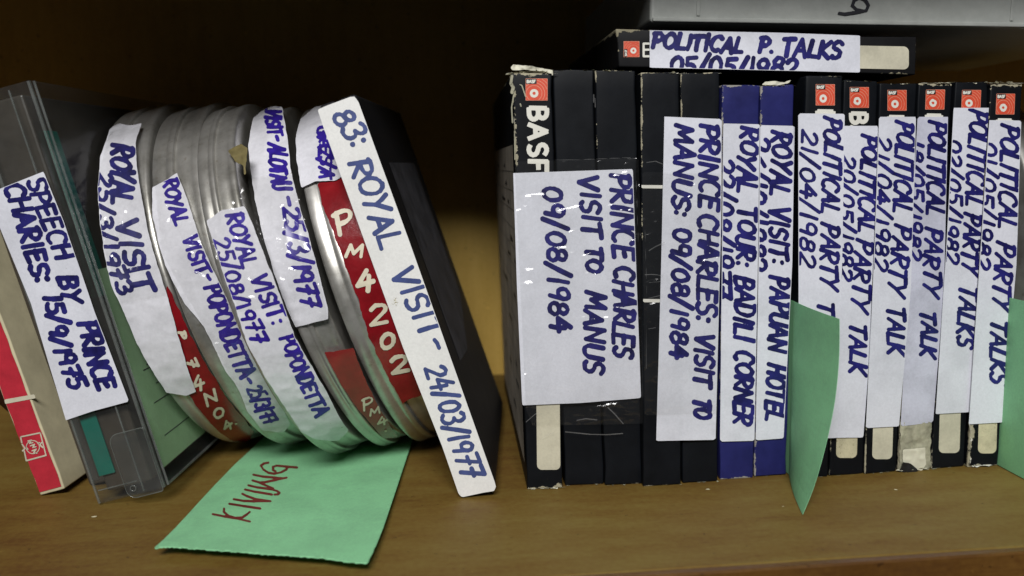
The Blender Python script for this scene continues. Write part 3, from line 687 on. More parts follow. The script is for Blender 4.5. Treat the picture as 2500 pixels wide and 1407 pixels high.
# ------------------------------------------------------------------ green cards
def loft(name, rows, mat, label=None, cat=None, thick=.00016):
    n = len(rows[0]); V = [p for r_ in rows for p in r_]; F = [(i*n+j, i*n+j+1, (i+1)*n+j+1, (i+1)*n+j) for i in range(len(rows)-1) for j in range(n-1)]
    o = mesh_obj(name, V, F, mat, None, False); m = o.modifiers.new('thickness', 'SOLIDIFY'); m.thickness = thick; m.use_rim = True
    if label: tag(o, label, cat)
    return o
def atY(px, y): return Plane((0, y, 0), (0, 1, 0))([px])[0][0]
def interp(K, n):
    K = [np.array(k, float) for k in K]; L = np.r_[0, np.cumsum([np.linalg.norm(b-a) for a, b in zip(K, K[1:])])]; o = []
    for s_ in np.linspace(0, L[-1], n):
        i = min(int(np.searchsorted(L, s_, 'right'))-1, len(K)-2); t = (s_-L[i])/(L[i+1]-L[i]); p0 = K[max(i-1, 0)]; p1 = K[i]; p2 = K[i+1]; p3 = K[min(i+2, len(K)-1)]
        o.append(.5*(2*p1+(p2-p0)*t+(2*p0-5*p1+4*p2-p3)*t*t+(3*p1-p0-3*p2+p3)*t**3))
    return o
xg = ground(1921, 1163)[0]+.0012
yt_ = ground(1960, 1259)[1]
front = interp([atY((x_, y_), -.044+(yt_+.044)*t_) for x_, y_, t_ in ((2050, 779, 0), (2049, 870, .05), (2040, 970, .15), (2022, 1065, .3), (1997, 1160, .55), (1978, 1215, .8))]+[ground(1960, 1259)+V3(0, 0, .0004)], 26)
zt = atY((1936, 735), -.001)[2]
backe = [V3(xg+.0002, -.0008, zt+(0.0006-zt)*i/25) for i in range(26)]
rows = []
for a, b in zip(backe, front):
    w = b-a; row = [a+V3(-.0002+.0005*0, .10, 0)]
    for t in np.linspace(0, 1, 14):
        p = a+w*t; p[2] = a[2]*(1-t)+b[2]*t; bow = math.sin(PI*t)*.0008
        p[0] -= bow; p[2] = max(p[2], .0003); row.append(p)
    rows.append(row)
loft('green_card', rows, M_GREEN, 'green card divider standing between the blue boxes and the dated row, its corner curling forward', 'divider card')
xg2 = ground(2437, 1140)[0]+.0016; zt2 = atY((2462, 724), -.001)[2]
rows = []
for i in range(16):
    z = zt2+(.0005-zt2)*i/15; rows.append([V3(xg2+.0008*math.sin(j*.5)-.0001, .08-.15*j/15, z) for j in range(16)])
loft('green_card', rows, M_GREEN, 'green card divider at the right edge of the picture, cut off by the frame', 'divider card')
# the card lying on the shelf under the cans
pg = [(375, 1346), (400, 1322), (430, 1290), (455, 1262), (478, 1236), (520, 1190), (574, 1135), (620, 1092), (650, 1062), (720, 1030), (1016, 1030), (1008, 1075), (990, 1130), (966, 1200), (936, 1290), (918, 1335), (897, 1379), (850, 1376), (790, 1366), (700, 1360), (640, 1356), (560, 1350), (470, 1345), (420, 1342)]
nrm = V3(0, -.0, 1); lo = ground(700, 1060); fr = ground(800, 1370)
tilt = (.0042-.0006)/(fr[1]-lo[1]); GS = Plane((lo[0], lo[1], .0006), V3(0, -tilt, 1))
def curl(P):
    cx_ = GS([(375, 1346)])[0][0]; d = np.linalg.norm(P-cx_, axis=1); return .0006*np.exp(-(d/.02)**2)+.0004*noise3(P, 40, 4)+.0003
def rag(x, y): return poly_sdf(pg)(x, y)+np.where(y > 1335, 1.6*noise3(np.stack([x, y*.2, x*0], 1), .25, 3), 0)
gc = patch('green_card', pg, GS, 0, M_GREEN, None, curl, 5, field=rag); tag(gc, 'green card lying flat under the film cans with KIVUNG written in dark red', 'divider card')
md = gc.modifiers.new('thickness', 'SOLIDIFY'); md.thickness = .00025; md.offset = 0
z7 = lambda L: [(x/3.457, 1000+y/3.457) for x, y in L]
z4 = lambda L: [(500+x/1.991, 700+y/1.991) for x, y in L]
zk = lambda L: [(500+x/7.404, 1110+y/7.404) for x, y in L]
kv = [zk(L) for L in ([(145, 1102), (350, 1145), (560, 1180), (820, 1240)], [(350, 1005), (345, 1060), (420, 1130), (560, 1172), (680, 1165), (760, 1110), (815, 1065)],
      [(445, 918), (700, 960), (1000, 1002)], [(525, 835), (700, 868), (900, 875), (1190, 866)], [(680, 738), (760, 780), (900, 830), (1190, 866)],
      [(730, 658), (900, 700), (1210, 745)], [(790, 580), (950, 620), (1200, 650), (1310, 680), (1350, 710), (1320, 738), (1260, 745)],
      [(865, 490), (980, 525), (1100, 580), (1240, 635)], [(990, 528), (1100, 520), (1300, 475), (1480, 435)], [(880, 385), (1050, 420), (1300, 440), (1400, 445)],
      [(1150, 165), (1070, 178), (1015, 220), (1060, 290), (1150, 350), (1260, 368), (1380, 340), (1470, 290), (1505, 235)],
      [(1280, 322), (1235, 300), (1235, 240), (1300, 218), (1450, 232), (1665, 248)])]
soup('handwriting', [scrawl(kv, 2.7, 1.6)], GS, .00022, curl, M_INKR, gc, False)

# ------------------------------------------------------------------ film cans
def frame(lam, psi):
    ex = V3(math.cos(psi), -math.sin(psi), 0); e1 = V3(math.sin(psi), math.cos(psi), 0); z = V3(0, 0, 1)
    return ex*math.cos(lam)+z*math.sin(lam), e1, -ex*math.sin(lam)+z*math.cos(lam)
RC = .0935; PS = .085
CANS = [(-.1692, .1068, .2632), (-.1421, .0985, .2869), (-.1160, .0800, .3050), (-.0941, .0888, .3172), (-.0741, .0933, .2990)]
def lathe(name, prof, c, fr, mat, parent, n=160, dent=.00009, seed=0):
    a, e1, up = fr; V = []; F = []; m = len(prof); o0 = np.array(parent.matrix_basis.translation)
    for i in range(n):
        t = 2*PI*i/n; d = math.cos(t)*up-math.sin(t)*e1
        for (x, r) in prof: V.append(c+a*x+d*r)
    V = np.array(V)
    if dent:
        rr = V-c; ax = rr @ a; rad = rr-np.outer(ax, a); l = np.linalg.norm(rad, axis=1, keepdims=True)+1e-9
        V = V+rad/l*(dent*noise3(V, 60, seed)+.4*dent*noise3(V, 170, seed+3))[:, None]*(l > .05)
    for i in range(n):
        for j in range(m-1):
            p, q = i*m+j, ((i+1) % n)*m+j; F.append((p, p+1, q+1, q))
    o = mesh_obj(name, V, F, mat, parent, True); unify(o)
    return o
can = []
for i, (x, y, lam) in enumerate(CANS):
    fr_ = frame(lam, PS); c = V3(x, y, RC*math.cos(lam)+.0006)
    can.append([c, fr_])
def circ(c, fr_, r=RC): return np.array([c+r*(math.cos(t)*fr_[2]-math.sin(t)*fr_[1]) for t in np.linspace(0, 2*PI, 90)])
TH = []
for i in range(4):
    c, f_ = can[i]; d = ((circ(*can[i+1])-c) @ f_[0]).min(); TH.append(min(max(d-.0004, .012), .0245)-.0014)
TH.append(.0215)
CL = ['film can labelled only ROYAL VISIT above a dark red band, leftmost leaning can',
      'film can whose label reads ROYAL VISIT-POPONDETTA-25/3/77, second of the leaning cans',
      'film can with a label dated 25/08/1977, middle of the leaning cans',
      'film can with label VISIT-ALOTAU-25/3/1977 and a red patch near its foot',
      'film can with a red painted rim reading PM 4202, beside the white spined tape case']
CANO = []
for i, (c, f_) in enumerate(can):
    t = TH[i]; e = empty('film_can', c-f_[2]*RC); tag(e, CL[i], 'film can', 'tin film cans leaning on the shelf')
    R0 = RC; rb = RC-.0019; s = t*.47
    lid = [(0, 0), (0, R0*.25), (.0006, R0*.3), (.0006, R0*.86), (0, R0*.9), (0, R0-.0014), (.0004, R0-.0004), (.0012, R0), (s*.55, R0-.0001), (s*.62, R0-.0006), (s*.7, R0-.0001), (s-.0008, R0), (s-.0002, R0-.0003), (s, R0-.0008), (s, rb-.001)]
    base = [(s-.002, rb), (s+.0006, rb), (t*.70, rb+.0001), (t*.76, rb-.0004), (t*.82, rb), (t-.0016, rb), (t-.0006, rb-.0003), (t-.0001, rb-.0012), (t, R0-.004), (t-.0001, R0*.88), (t-.0007, R0*.84), (t-.0007, R0*.3), (t, R0*.25), (t, 0)]
    lathe('lid', lid, c, f_, M_TIN, e, seed=i*5); lathe('pan', base, c, f_, M_TIN, e, seed=i*5+2)
    CANO.append((e, Cyl(c, f_[0], RC+.0004)))
def crumple(k): return wrinkle(.0007, 75, k)
# can 1
e, cy = CANO[0]; w = crumple(11)
patch('red_paint', [(405, 690), (424, 727), (459, 806), (502, 888), (560, 981), (622, 1054), (604, 1080), (560, 1074), (520, 1042), (480, 992), (450, 950), (430, 900), (410, 800)], cy, .0000, M_REDP, e, step=4, ragged=2)
soup('painted_lettering', [word('P', [(436, 812), (440, 828)], 18, 3), word('7', [(455, 880), (463, 900)], 22, 3), word('4', [(476, 958), (504, 948)], 34, 2.9), word('N', [(508, 990), (536, 974)], 26, 3.1), word('O', [(530, 1024), (552, 1010)], 22, 3), word('4.', [(552, 1052), (582, 1030)], 22, 2.3)], cy, .0003, FLAT, M_CREAMP, e, False)
P1 = [(293, 306), (318, 312), (348, 304), (334, 353), (338, 424), (352, 502), (367, 580), (391, 658), (414, 731), (434, 809), (457, 888), (479, 954), (455, 962), (430, 958), (407, 954), (395, 935), (352, 868), (324, 809), (301, 751), (274, 697), (256, 611), (247, 541), (241, 463), (248, 385), (270, 322)]
lab = label_on(e, P1, cy, [('ROYAL', [(279, 361), (274, 424), (277, 500)], 52, 5.6), ('VISIT', [(287, 545), (306, 640), (338, 720)], 50, 5.9),
   ('25/3/1973', [(243, 425), (240, 500), (247, 560), (264, 640), (298, 722)], 34, 4.9)], .0006, w, M_LABELC, M_INK, step=3.5, ragged=1)
tape([(276, 330), (350, 320), (356, 500), (410, 720), (300, 740), (258, 600), (246, 440)], cy, .0019, None, e, 5, .0007, 110, 4)
# can 2
e, cy = CANO[1]; w = crumple(21)
P2 = [(375, 461), (436, 427), (450, 463), (473, 529), (496, 600), (520, 654), (543, 700), (580, 785), (620, 866), (656, 936), (691, 996), (708, 1031), (692, 1052), (640, 1046), (605, 1001), (585, 951), (550, 901), (520, 836), (500, 795), (453, 741), (426, 690), (407, 650), (391, 600), (376, 535)]
label_on(e, P2, cy, [('ROYAL', [(402, 445), (412, 500), (432, 555)], 34, 4.0), ('VISIT-', [(449, 585), (470, 640), (500, 692)], 36, 4.3),
   ('POPONDETTA-', [(503, 704), (528, 780), (553, 850), (578, 903), (600, 940)], 40, 4.3), ('25/3/77', [(604, 948), (628, 1000), (650, 1034)], 36, 3.4)], .0006, w, M_LABELC, M_INKP, step=3.5, ragged=1.2)
tape([(380, 400), (440, 395), (470, 480), (540, 680), (660, 940), (600, 980), (500, 790), (400, 620)], cy, .0019, None, e, 8, .0007, 120, 4)
# can 3
e, cy = CANO[2]; w = crumple(31)
P3 = [(508, 541), (545, 516), (598, 506), (602, 513), (617, 544), (649, 626), (676, 696), (695, 747), (721, 821), (761, 891), (796, 951), (826, 1011), (850, 1047), (826, 1072), (771, 1067), (736, 1050), (691, 984), (646, 912), (605, 838), (575, 748), (545, 660), (514, 565)]
label_on(e, P3, cy, [('ROYAL', [(556, 530), (572, 590), (596, 658)], 40, 4.1), ('VISIT:', [(616, 680), (640, 740), (668, 796)], 40, 4.3),
   ('POPONDETTA', [(686, 826), (712, 890), (738, 950), (771, 1016)], 36, 3.8), ('25/08/1977', [(524, 590), (548, 665), (575, 742), (622, 840)], 36, 4.0)], .0006, w, M_LABELC, M_INKP, step=3.5, ragged=1.2)
patch('tape_residue', [(560, 372), (578, 360), (592, 356), (606, 366), (604, 400), (601, 430), (595, 408), (580, 398), (568, 384)], cy, .0006, M_AMBER, e, wr=wrinkle(.0006, 250, 3), step=3, ragged=2.5)
tape([(505, 470), (600, 460), (640, 560), (700, 740), (590, 760), (520, 600)], cy, .0019, None, e, 18, .0008, 120, 4)
# can 4
e, cy = CANO[3]; w = crumple(41)
P4 = [(621, 292), (656, 266), (691, 266), (703, 333), (713, 419), (731, 497), (750, 560), (774, 642), (801, 750), (802, 778), (760, 788), (723, 797), (701, 750), (672, 669), (648, 591), (625, 489), (613, 403), (607, 356)]
label_on(e, P4, cy, [('LVISIT-', [(650, 262), (654, 310), (662, 350)], 36, 3.8), ('ALOTAU', [(661, 358), (662, 415), (672, 470)], 40, 4.3), ('-', [(690, 484), (694, 506)], 34, 4.0),
   ('25/3/1977', [(693, 514), (706, 600), (722, 680), (742, 752)], 44, 4.9)], .0006, w, M_LABELC, M_INKP, step=3.5, ragged=1)
patch('red_paint', [(794, 861), (826, 858), (862, 849), (882, 901), (917, 981), (952, 1041), (974, 1068), (937, 1071), (892, 1021), (847, 961), (811, 901)], cy, .0, M_REDP, e, step=4, ragged=2)
soup('painted_lettering', [word('P', [(889, 1000), (914, 992)], 26, 2.3), word('M', [(904, 1014), (930, 1006)], 16, 2.2), word('4', [(924, 1040), (948, 1030)], 18, 2.0), word('.', [(940, 1052), (946, 1050)], 12, 2.3)], cy, .0003, FLAT, M_CREAMP, e, False)
tape([(610, 440), (720, 430), (770, 620), (806, 790), (700, 800), (640, 600)], cy, .0019, None, e, 28, .0006, 110, 4)
# can 5
e, cy = CANO[4]; w = crumple(51)
P5r = [(776, 452), (800, 428), (826, 421), (860, 420), (935, 600), (990, 750), (1046, 900), (1056, 958), (1032, 964), (1005, 972), (982, 986), (937, 901), (902, 826), (872, 725), (836, 626), (813, 563), (785, 493)]
patch('red_paint', P5r, cy, .0, M_REDP, e, step=4, ragged=2.5, wr=wrinkle(.00015, 90, 6))
soup('painted_lettering', [word('P', [(831, 571), (870, 556)], 48, 5), word('M', [(846, 628), (888, 628)], 30, 3.8), word('4', [(876, 716), (918, 704)], 46, 5), word('2', [(908, 796), (952, 786)], 46, 4.7), word('0', [(932, 852), (966, 848)], 36, 5), word('2', [(958, 910), (1002, 900)], 36, 5)], cy, .00045, FLAT, M_CREAMP, e, False)
label_on(e, [(735, 294), (774, 266), (800, 262), (860, 420), (819, 444), (774, 446), (738, 462), (727, 400), (725, 345)], cy, [('GAZ/A', [(776, 316), (780, 380), (782, 440)], 34, 3.8), ('REST', [(782, 330), (786, 440)], 26, 3.2)], .0006, w, M_LABELC, M_INKP, step=3.5, ragged=1)
# maroon can at far left
cM = V3(-.262, .128, .0905); fM = frame(.26, .085); e = empty('film_can', cM-fM[2]*.0935)
tag(e, 'dark maroon painted film can at the far left edge, behind the red tape box', 'film can')
lathe('lid', [(0, 0), (0, .091), (.001, .093), (.009, .093), (.0095, .092), (.0095, .091)], cM, fM, M_MAROON, e, seed=3)
lathe('pan', [(.009, .0918), (.0185, .0918), (.0195, .091), (.0195, 0)], cM, fM, M_MAROON, e, seed=4)
# can at far right behind the card
cR = V3(.262, .1300, .0935); fR = frame(-.05, -.05); e = empty('film_can', cR-fR[2]*.0935)
tag(e, 'tin film can showing as a curved sliver at the right edge above the green card', 'film can')
lathe('lid', [(0, 0), (0, .092), (.001, .0935), (.010, .0935), (.0105, .092)], cR, fR, M_TIN, e, seed=3)
lathe('pan', [(.0103, .0922), (.021, .0922), (.0215, .0915), (.0215, 0)], cR, fR, M_TIN, e, seed=4)

# ------------------------------------------------------------------ leaning white-spined case
def leanbox(x, y, lam, psi, w, h, d):
    a, e1, b = frame(lam, psi); o = V3(x, y, .0004); return o, a, e1, b, w, h, d
def loc(L, u, v, t): return L[0]+L[1]*u+L[2]*v+L[3]*t     # across, back, up
def lbox(name, L, u0, u1, v0, v1, t0, t1, mat, parent, bev=.0006, seg=2):
    V = [loc(L, u, v, t) for t in (t0, t1) for v in (v0, v1) for u in (u0, u1)]; o = mesh_obj(name, V, BF, mat, parent)
    bm = bmesh.new(); bm.from_mesh(o.data); bmesh.ops.recalc_face_normals(bm, faces=bm.faces[:])
    if bev: bmesh.ops.bevel(bm, geom=bm.edges[:], offset=bev, segments=seg, affect='EDGES', profile=.5)
    bm.to_mesh(o.data); bm.free(); return o
def lean_empty(name, L):
    return empty(name, L[0], (L[1], L[2], L[3]))
LV = leanbox(-.0304, -.0062, .3064, .10, .0174, .183, .132)
e = lean_empty('tape_case', LV); tag(e, 'black plastic tape case with a full white spine label starting 83:', 'tape case')
lbox('case_body', LV, .0002, .0080, .0006, .132, 0, .1830, M_PLASTIC, e, .0018, 3); lbox('case_lid', LV, .0083, .0172, .0006, .132, 0.0002, .1828, M_PLASTIC, e, .0018, 3)
sp = Plane(LV[0], np.cross(LV[1], LV[3]))
PV = [(776, 268), (800, 258), (856, 237), (867, 237), (876, 250), (1000, 590), (1110, 900), (1208, 1176), (1211, 1188), (1206, 1198), (1180, 1202), (1128, 1213), (1120, 1205), (1080, 1090), (985, 850), (880, 560), (790, 310)]
label_on(e, PV, sp, [('83:', [(812, 286), (862, 366)], 50, 5.0), ('ROYAL', [(856, 402), (932, 612)], 54, 5.0), ('VISIT-', [(958, 668), (1052, 862)], 52, 5.0),
   ('24/03/1977', [(1040, 902), (1130, 1170)], 52, 4.7)], .0004, wrinkle(.00025, 45, 3, 'soft'), M_LABELV, M_INKV, step=5)
# side card
sv = Plane(loc(LV, .0173, 0, 0), LV[1]); sq = [loc(LV, .0174, .022, .055), loc(LV, .0174, .060, .052), loc(LV, .0174, .112, .075), loc(LV, .0174, .112, .152), loc(LV, .0174, .022, .152)]
scd = mesh_obj('side_card', sq, [(0, 1, 2, 3, 4)], M_GREYP, e)
for k in range(5): pass
# bit of fluff stuck on the spine's left edge
R = random.Random(4); Vf = []; Ff = []
q0 = sp([(964, 736)])[0][0]
for i in range(26):
    d = V3(R.gauss(0, 1), R.gauss(-.4, .6), R.gauss(0, 1)); d /= np.linalg.norm(d); L_ = R.uniform(.0006, .0020); s_ = V3(R.gauss(0, 1), R.gauss(0, 1), R.gauss(0, 1))*.00006; b0 = len(Vf); p0 = q0+V3(R.gauss(0, .0006), -.0006, R.gauss(0, .0009))
    Vf += [p0-s_, p0+s_, p0+d*L_+s_*.3]; Ff.append((b0, b0+1, b0+2))
tag(mesh_obj('lint', Vf, Ff, M_CREAMC), 'small tuft of pale fluff caught on the edge of the white spine label', 'lint', kind='stuff')

# ------------------------------------------------------------------ smoky clear case
LC = leanbox(-.1936, .0085, .2332, .09, .0322, .186, .150)
e = lean_empty('clear_tape_case', LC); tag(e, 'smoky clear plastic tape case with a white label, leaning left of the cans', 'tape case')
Wc, Hc, Dc = .0322, .186, .150
lbox('plastic_shell', LC, 0, Wc, 0, Dc, 0, Hc, M_SHELL, e, .0012, 3)
lbox('reel', LC, .0035, Wc-.0075, .004, Dc-.004, .004, Hc-.004, M_DARKREEL, e, .001)
lbox('teal_band', LC, .0028, .0105, .0026, .0036, .012, Hc-.05, M_TEAL, e, .0003)
lbox('teal_band', LC, Wc-.0070, Wc-.0060, .01, .020, .09, Hc-.02, M_TEAL, e, .0003)
lbox('window', LC, .0165, .0235, .0028, .0036, .045, .090, M_BLK, e, .0003)
ic = lbox('insert_card', LC, Wc-.0014, Wc-.0011, .006, .062, .008, .102, M_INSERT, e, 0)
lbox('insert_card', LC, Wc-.0019, Wc-.0016, .055, Dc-.012, .008, .094, M_INSERT2, e, 0)
for z in (.020, .036, .052, .076, .096):
    lbox('ruled_line', LC, Wc-.0011, Wc-.00098, .016, .052 if z < .06 else .030, z, z+.0004, M_GREYP, ic, 0)
for i in range(16):
    z = .018+R.random()*.085; v = .018+R.random()*.02; lbox('ruled_line', LC, Wc-.0011, Wc-.00098, v, v+.004+R.random()*.006, z-.0020, z-.0016+R.random()*.0008, M_GREYP, ic, 0)
for nm, b in (('ridge', (Wc-.0105, Wc-.0098, -.0006, .0002, .001, Hc-.002)), ('ridge', (Wc-.0014, Wc-.0002, -.0010, .0004, .0006, Hc-.0006)), ('ridge', (.0002, .0012, -.0006, .0004, .0006, Hc-.0006)),
              ('ridge', (.0150, .0155, -.0005, .0002, .043, .092)), ('ridge', (Wc-.0105, .0150, -.0005, .0002, .043, .0436)),
              ('ridge', (.002, .0205, -.0005, .0002, .0062, .0068)), ('ridge', (Wc-.0002, Wc+.0008, .0015, .0024, .0006, Hc-.0006)), ('ridge', (.0055, .0068, -.0006, .0002, .10, Hc-.001)), ('ridge', (Wc-.0002, Wc+.0008, .002, Dc-.002, .0006, .0016))):
    lbox(nm, LC, *b, M_RIDGE, e, .0002)
# latch tab with rounded corners
def tab():
    V = []; F = []; n = 40; u0, u1, t0, t1, r = .0155, .0318, -.0004, .0300, .0042; pts = []
    for (cu, ct, a0) in ((u1-r*.3, t1-r*.3, 0), (u0+r, t1-r, 90), (u0+r, t0+r, 180), (u1-r*.3, t0+r*.3, 270)):
        rr_ = r if cu < (u0+u1)/2 else r*.3
        for k in range(9):
            a = math.radians(a0+90*k/8); pts.append((cu+rr_*math.cos(a), ct+rr_*math.sin(a)))
    m = len(pts)
    for v in (-.0024, -.0012):
        for u, t in pts: V.append(loc(LC, u, v, t))
    F.append(list(range(m))); F.append(list(range(2*m-1, m-1, -1)))
    for k in range(m): F.append((k, k+m, (k+1) % m+m, (k+1) % m))
    o = mesh_obj('latch_tab', V, F, M_SHELL, e); unify(o)
    # rim bead
    V = []; F = []
    for k, (u, t) in enumerate(pts):
        cu_, ct_ = (u0+u1)/2, (t0+t1)/2
        for j in range(5):
            a = 2*PI*j/5; q = loc(LC, u, -.0024, t); nn = (LC[1]*(u-cu_)+LC[3]*(t-ct_)); nn /= np.linalg.norm(nn); V.append(q+nn*.00026*math.cos(a)+LC[2]*.00026*math.sin(a))
    for k in range(m):
        for j in range(5): k2 = (k+1) % m; j2 = (j+1) % 5; F.append((k*5+j, k2*5+j, k2*5+j2, k*5+j2))
    mesh_obj('rim_bead', V, F, M_RIDGE, o, True)
    V = []; F = []
    for k in range(24):
        A = 2*PI*k/24; cc = loc(LC, .0190, -.0027, .0042); rd = LC[1]*math.cos(A)+LC[3]*math.sin(A)
        for j in range(6): a = 2*PI*j/6; V.append(cc+rd*(.00125+.00028*math.cos(a))+LC[2]*.00028*math.sin(a))
        for j in range(6): k2 = (k+1) % 24; j2 = (j+1) % 6; F.append((k*6+j, k2*6+j, k2*6+j2, k*6+j2))
    mesh_obj('latch_hole', V, F, M_RIDGE, o, True)
tab()
sc_ = Plane(LC[0], np.cross(LC[1], LC[3]))
PC = [(-30, 474), (0, 463), (111, 419), (160, 540), (235, 760), (319, 978), (230, 1002), (165, 1024), (80, 740), (-10, 520)]
label_on(e, PC, sc_, [('SPEECH', [(72, 444), (98, 520), (143, 636)], 42, 4.9), ('BY', [(148, 680), (163, 742)], 46, 5.8), ('PRINCE', [(196, 792), (215, 870), (246, 952)], 46, 5.8),
   ('CHARIES:', [(17, 456), (52, 570), (92, 694)], 46, 5.8), ('15/9/1975', [(113, 724), (140, 860), (178, 952)], 40, 5.6)], .0014, wrinkle(.0003, 40, 6, 'soft'), M_LABEL, M_INK, step=5)
# second grey case body between red box and clear case
LG = leanbox(-.2075, .034, .2400, .09, .0085, .170, .13)
eg = lean_empty('tape_case', LG); tag(eg, 'thin dark grey plastic case squeezed between red box and clear case', 'tape case')
lbox('case_body', LG, 0, .0085, 0, .13, 0, .170, M_DARKREEL, eg, .001); lbox('case_lid', LG, .0022, .0060, -.0012, -.0002, .002, .168, M_SHELL, eg, .0004)

# ------------------------------------------------------------------ red tape box with cream lid
LR = leanbox(-.2262, .0245, .2531, .10, .0128, .185, .15)
e = lean_empty('tape_box', LR); tag(e, 'worn red tape box with cream sides and a square white emblem, leaning at the left', 'tape box')
def rbox(name, u0, u1, v0, v1, t0, t1, mat, seed):
    o = V3(*loc(LR, u0, v0, t0)); cs = [loc(LR, u0, v0, t0), loc(LR, u1, v0, t0), loc(LR, u1, v0, t1), loc(LR, u0, v0, t1)]
    b = soft_box(name, cs, LR[2]*(v1-v0), mat, None, bev=.0006, jit=.0003, seed=seed, origin=np.zeros(3))
    Mi = wm(e).inverted(); b.data.transform(Mi); b.location = (0, 0, 0); b.parent = e; return b
rbox('box_body', 0, .0126, 0, .15, 0, .185, M_CREAMC, 3)
rs = Plane(LR[0], np.cross(LR[1], LR[3])); 
def redloc(u, t): return loc(LR, u, -.0003, t)
V = []; F = []
for j in range(31):
    t = .0016+(.182-.0016)*j/30
    for i in range(6):
        u = .0006+(.0116-.0006)*i/5+(.0002*math.sin(j*2.3+i) if i in (0, 5) else 0); V.append(redloc(u, t))
for j in range(30):
    for i in range(5): p = j*6+i; F.append((p, p+1, p+7, p+6))
rf = mesh_obj('red_spine', V, F, simple('red_spine_print', (.42, .018, .035), .5, .18, speck=.35, scale=100), e)
patch('cream_line', [(12, 975), (86, 962), (88, 972), (14, 986)], rs, .0005, M_CREAM, rf, step=3)
em = []
for q in ([(52, 1066), (100, 1056)], [(52, 1066), (55, 1080)], [(61, 1100), (66, 1124), (114, 1111), (100, 1056)], [(56, 1084), (63, 1094), (57, 1100)], [(103, 1080), (99, 1086), (107, 1092)]): em.append(scrawl([q], 1.7, 1.3))
cxe, cye = 82, 1091
em.append(mesher(lambda x, y: np.abs(np.hypot(x-cxe, y-cye)-16)-1.0, cxe-20, cye-20, cxe+20, cye+20, 1.1))
em += [word('RCA', [(cxe-3, cye-18), (cxe+10, cye+17)], 9, 1.7, jit=0, step=1.1)] if False else [scrawl([[(70, 1076), (78, 1074), (74, 1082), (82, 1080)], [(76, 1088), (86, 1084), (82, 1092), (90, 1090)], [(80, 1100), (90, 1096), (84, 1104), (92, 1106)], [(66, 1092), (70, 1096)], [(94, 1082), (98, 1080)]], 1.5, 1.2)]
soup('printed_emblem', em, rs, .0006, FLAT, M_CREAM, rf, False)
patch('side_crease', [(0, 0), (1, 0), (1, 1)], rs, 0, M_BLK, e) if False else None
lbox('lid_gap', LR, .01262, .01275, .030, .0312, .001, .180, M_GREYP, e, 0)

# ------------------------------------------------------------------ small box lying on the row, and the white case on top
ytop = -.0005; zt0 = max(B[k][2][i][2] for k in (3, 4, 5) for i in (2, 3))+.0006
pf = Plane((0, ytop, 0), (0, 1, 0)); q = pf([(1503, 70), (2240, 92), (2235, 183), (1511, 163)])[0]
bl_, br_ = q[3].copy(), q[2].copy()
e = empty('tape_box', bl_); tag(e, 'small black tape box lying flat on top of the row', 'tape box')
soft_box('box_body', [q[3], q[2], q[1], q[0]], V3(0, .134, 0), M_TOPB, e, seed=77, cuts=3)
logo(e, pf, 1523, 102, 1560, 139, .0003, side=True)
soup('lettering', [scrawl([[(1571, 107), (1571, 138)], [(1571, 107), (1590, 107)], [(1571, 122), (1590, 122)], [(1571, 138), (1590, 138)]], 2.6, 1.5)], pf, .0003, FLAT, M_WHITE, e, False)
def fs(x, y):
    xx = x-2157; yy = y-141-(x-2157)*.02; rad = 13; qx = np.abs(xx)-61+rad; qy = np.abs(yy)-28+rad
    return np.where(xx < 0, np.maximum(np.abs(xx)-66, np.abs(yy)-28), np.hypot(np.maximum(qx, 0), np.maximum(qy, 0))+np.minimum(np.maximum(qx, qy), 0)-rad)
patch('title_strip', [(2090, 105), (2225, 105), (2225, 178), (2090, 178)], pf, .0003, M_CREAM, e, step=3, field=fs, smooth=False)
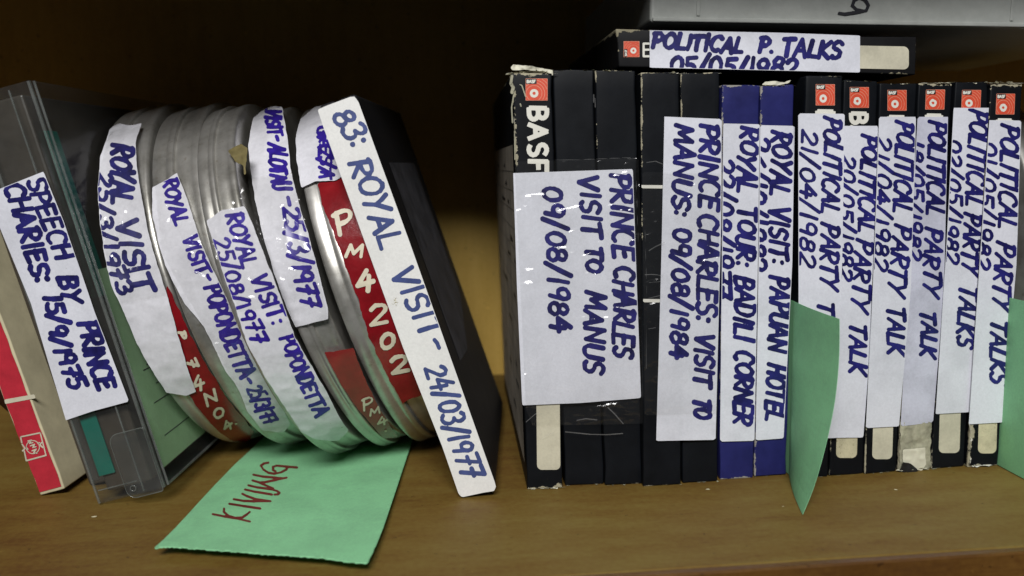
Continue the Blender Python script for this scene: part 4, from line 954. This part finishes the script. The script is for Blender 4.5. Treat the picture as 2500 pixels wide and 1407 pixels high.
label_on(e, [(1585, 75), (1900, 81), (2097, 88), (2097, 178), (1850, 172), (1585, 166)], pf, [('POLITICAL', [(1594, 118), (1700, 124), (1812, 130)], 36), ('P.', [(1853, 129), (1888, 130)], 38), ('TALKS', [(1908, 136), (2050, 145)], 42),
   ('05/05/1982', [(1636, 182), (1944, 188)], 42)], .0009, wrinkle(.00015, 40, 3, 'soft'))
yw = .004; pw = Plane((0, yw, 0), (0, 1, 0)); qw = pw([(1587, 55), (2560, 70)])[0]
zb = qw[0][2]; e = empty('plastic_case', qw[0]); tag(e, 'large pale grey plastic case marked with a black 9, topmost of all', 'plastic case')
x0, x1 = qw[0][0], qw[0][0]+.250; sl = (qw[1][2]-qw[0][2])/(qw[1][0]-qw[0][0])
LW = (qw[0].copy(), V3(math.cos(math.atan(sl)), 0, math.sin(math.atan(sl))), V3(0, 1, 0), V3(-math.sin(math.atan(sl)), 0, math.cos(math.atan(sl))))
lbox('case_body', LW, 0, .25, 0, .17, 0, .030, M_CASE, e, .0016, 3)
lbox('rim_lip', LW, .001, .249, -.0012, .0004, 0.0003, .0022, M_CASE, e, .0005)
for u in (.0205, .1655): lbox('rib', LW, u, u+.0017, -.0006, .0003, .003, .0297, M_CASE, e, .0003)
soup('handwriting', [scrawl([[(2048, 33), (2062, 35), (2100, 29), (2114, 26), (2119, 14), (2112, 1), (2096, -5), (2084, 2), (2080, 14), (2090, 24), (2104, 27)]], 3.6, 1.6)], pw, .0005, FLAT, M_INKB, e, False)
# crumbs and nicks on the shelf
for px, s_, wh in (((1728, 1195), .0011, 'in front of the blue boxes'), ((1912, 1237), .0006, 'just left of the standing green card tip'), ((2187, 1196), .0010, 'in front of the box with the torn foot'), ((230, 1262), .0011, 'in front of the clear plastic case')):
    g0 = ground(*px); R2 = random.Random(px[0]); V = [g0+V3(math.cos(a)*s_*R2.uniform(.5, 1.3), math.sin(a)*s_*R2.uniform(.4, .9), .0001) for a in np.linspace(0, 5.4, 7)]+[g0+V3(0, 0, s_*.25)]
    tag(mesh_obj('crumb', V, [(i, (i+1) % 7, 7) for i in range(7)], M_CREAMC), 'tiny pale paper crumb on the shelf '+wh, 'crumb', 'paper crumbs on the shelf')
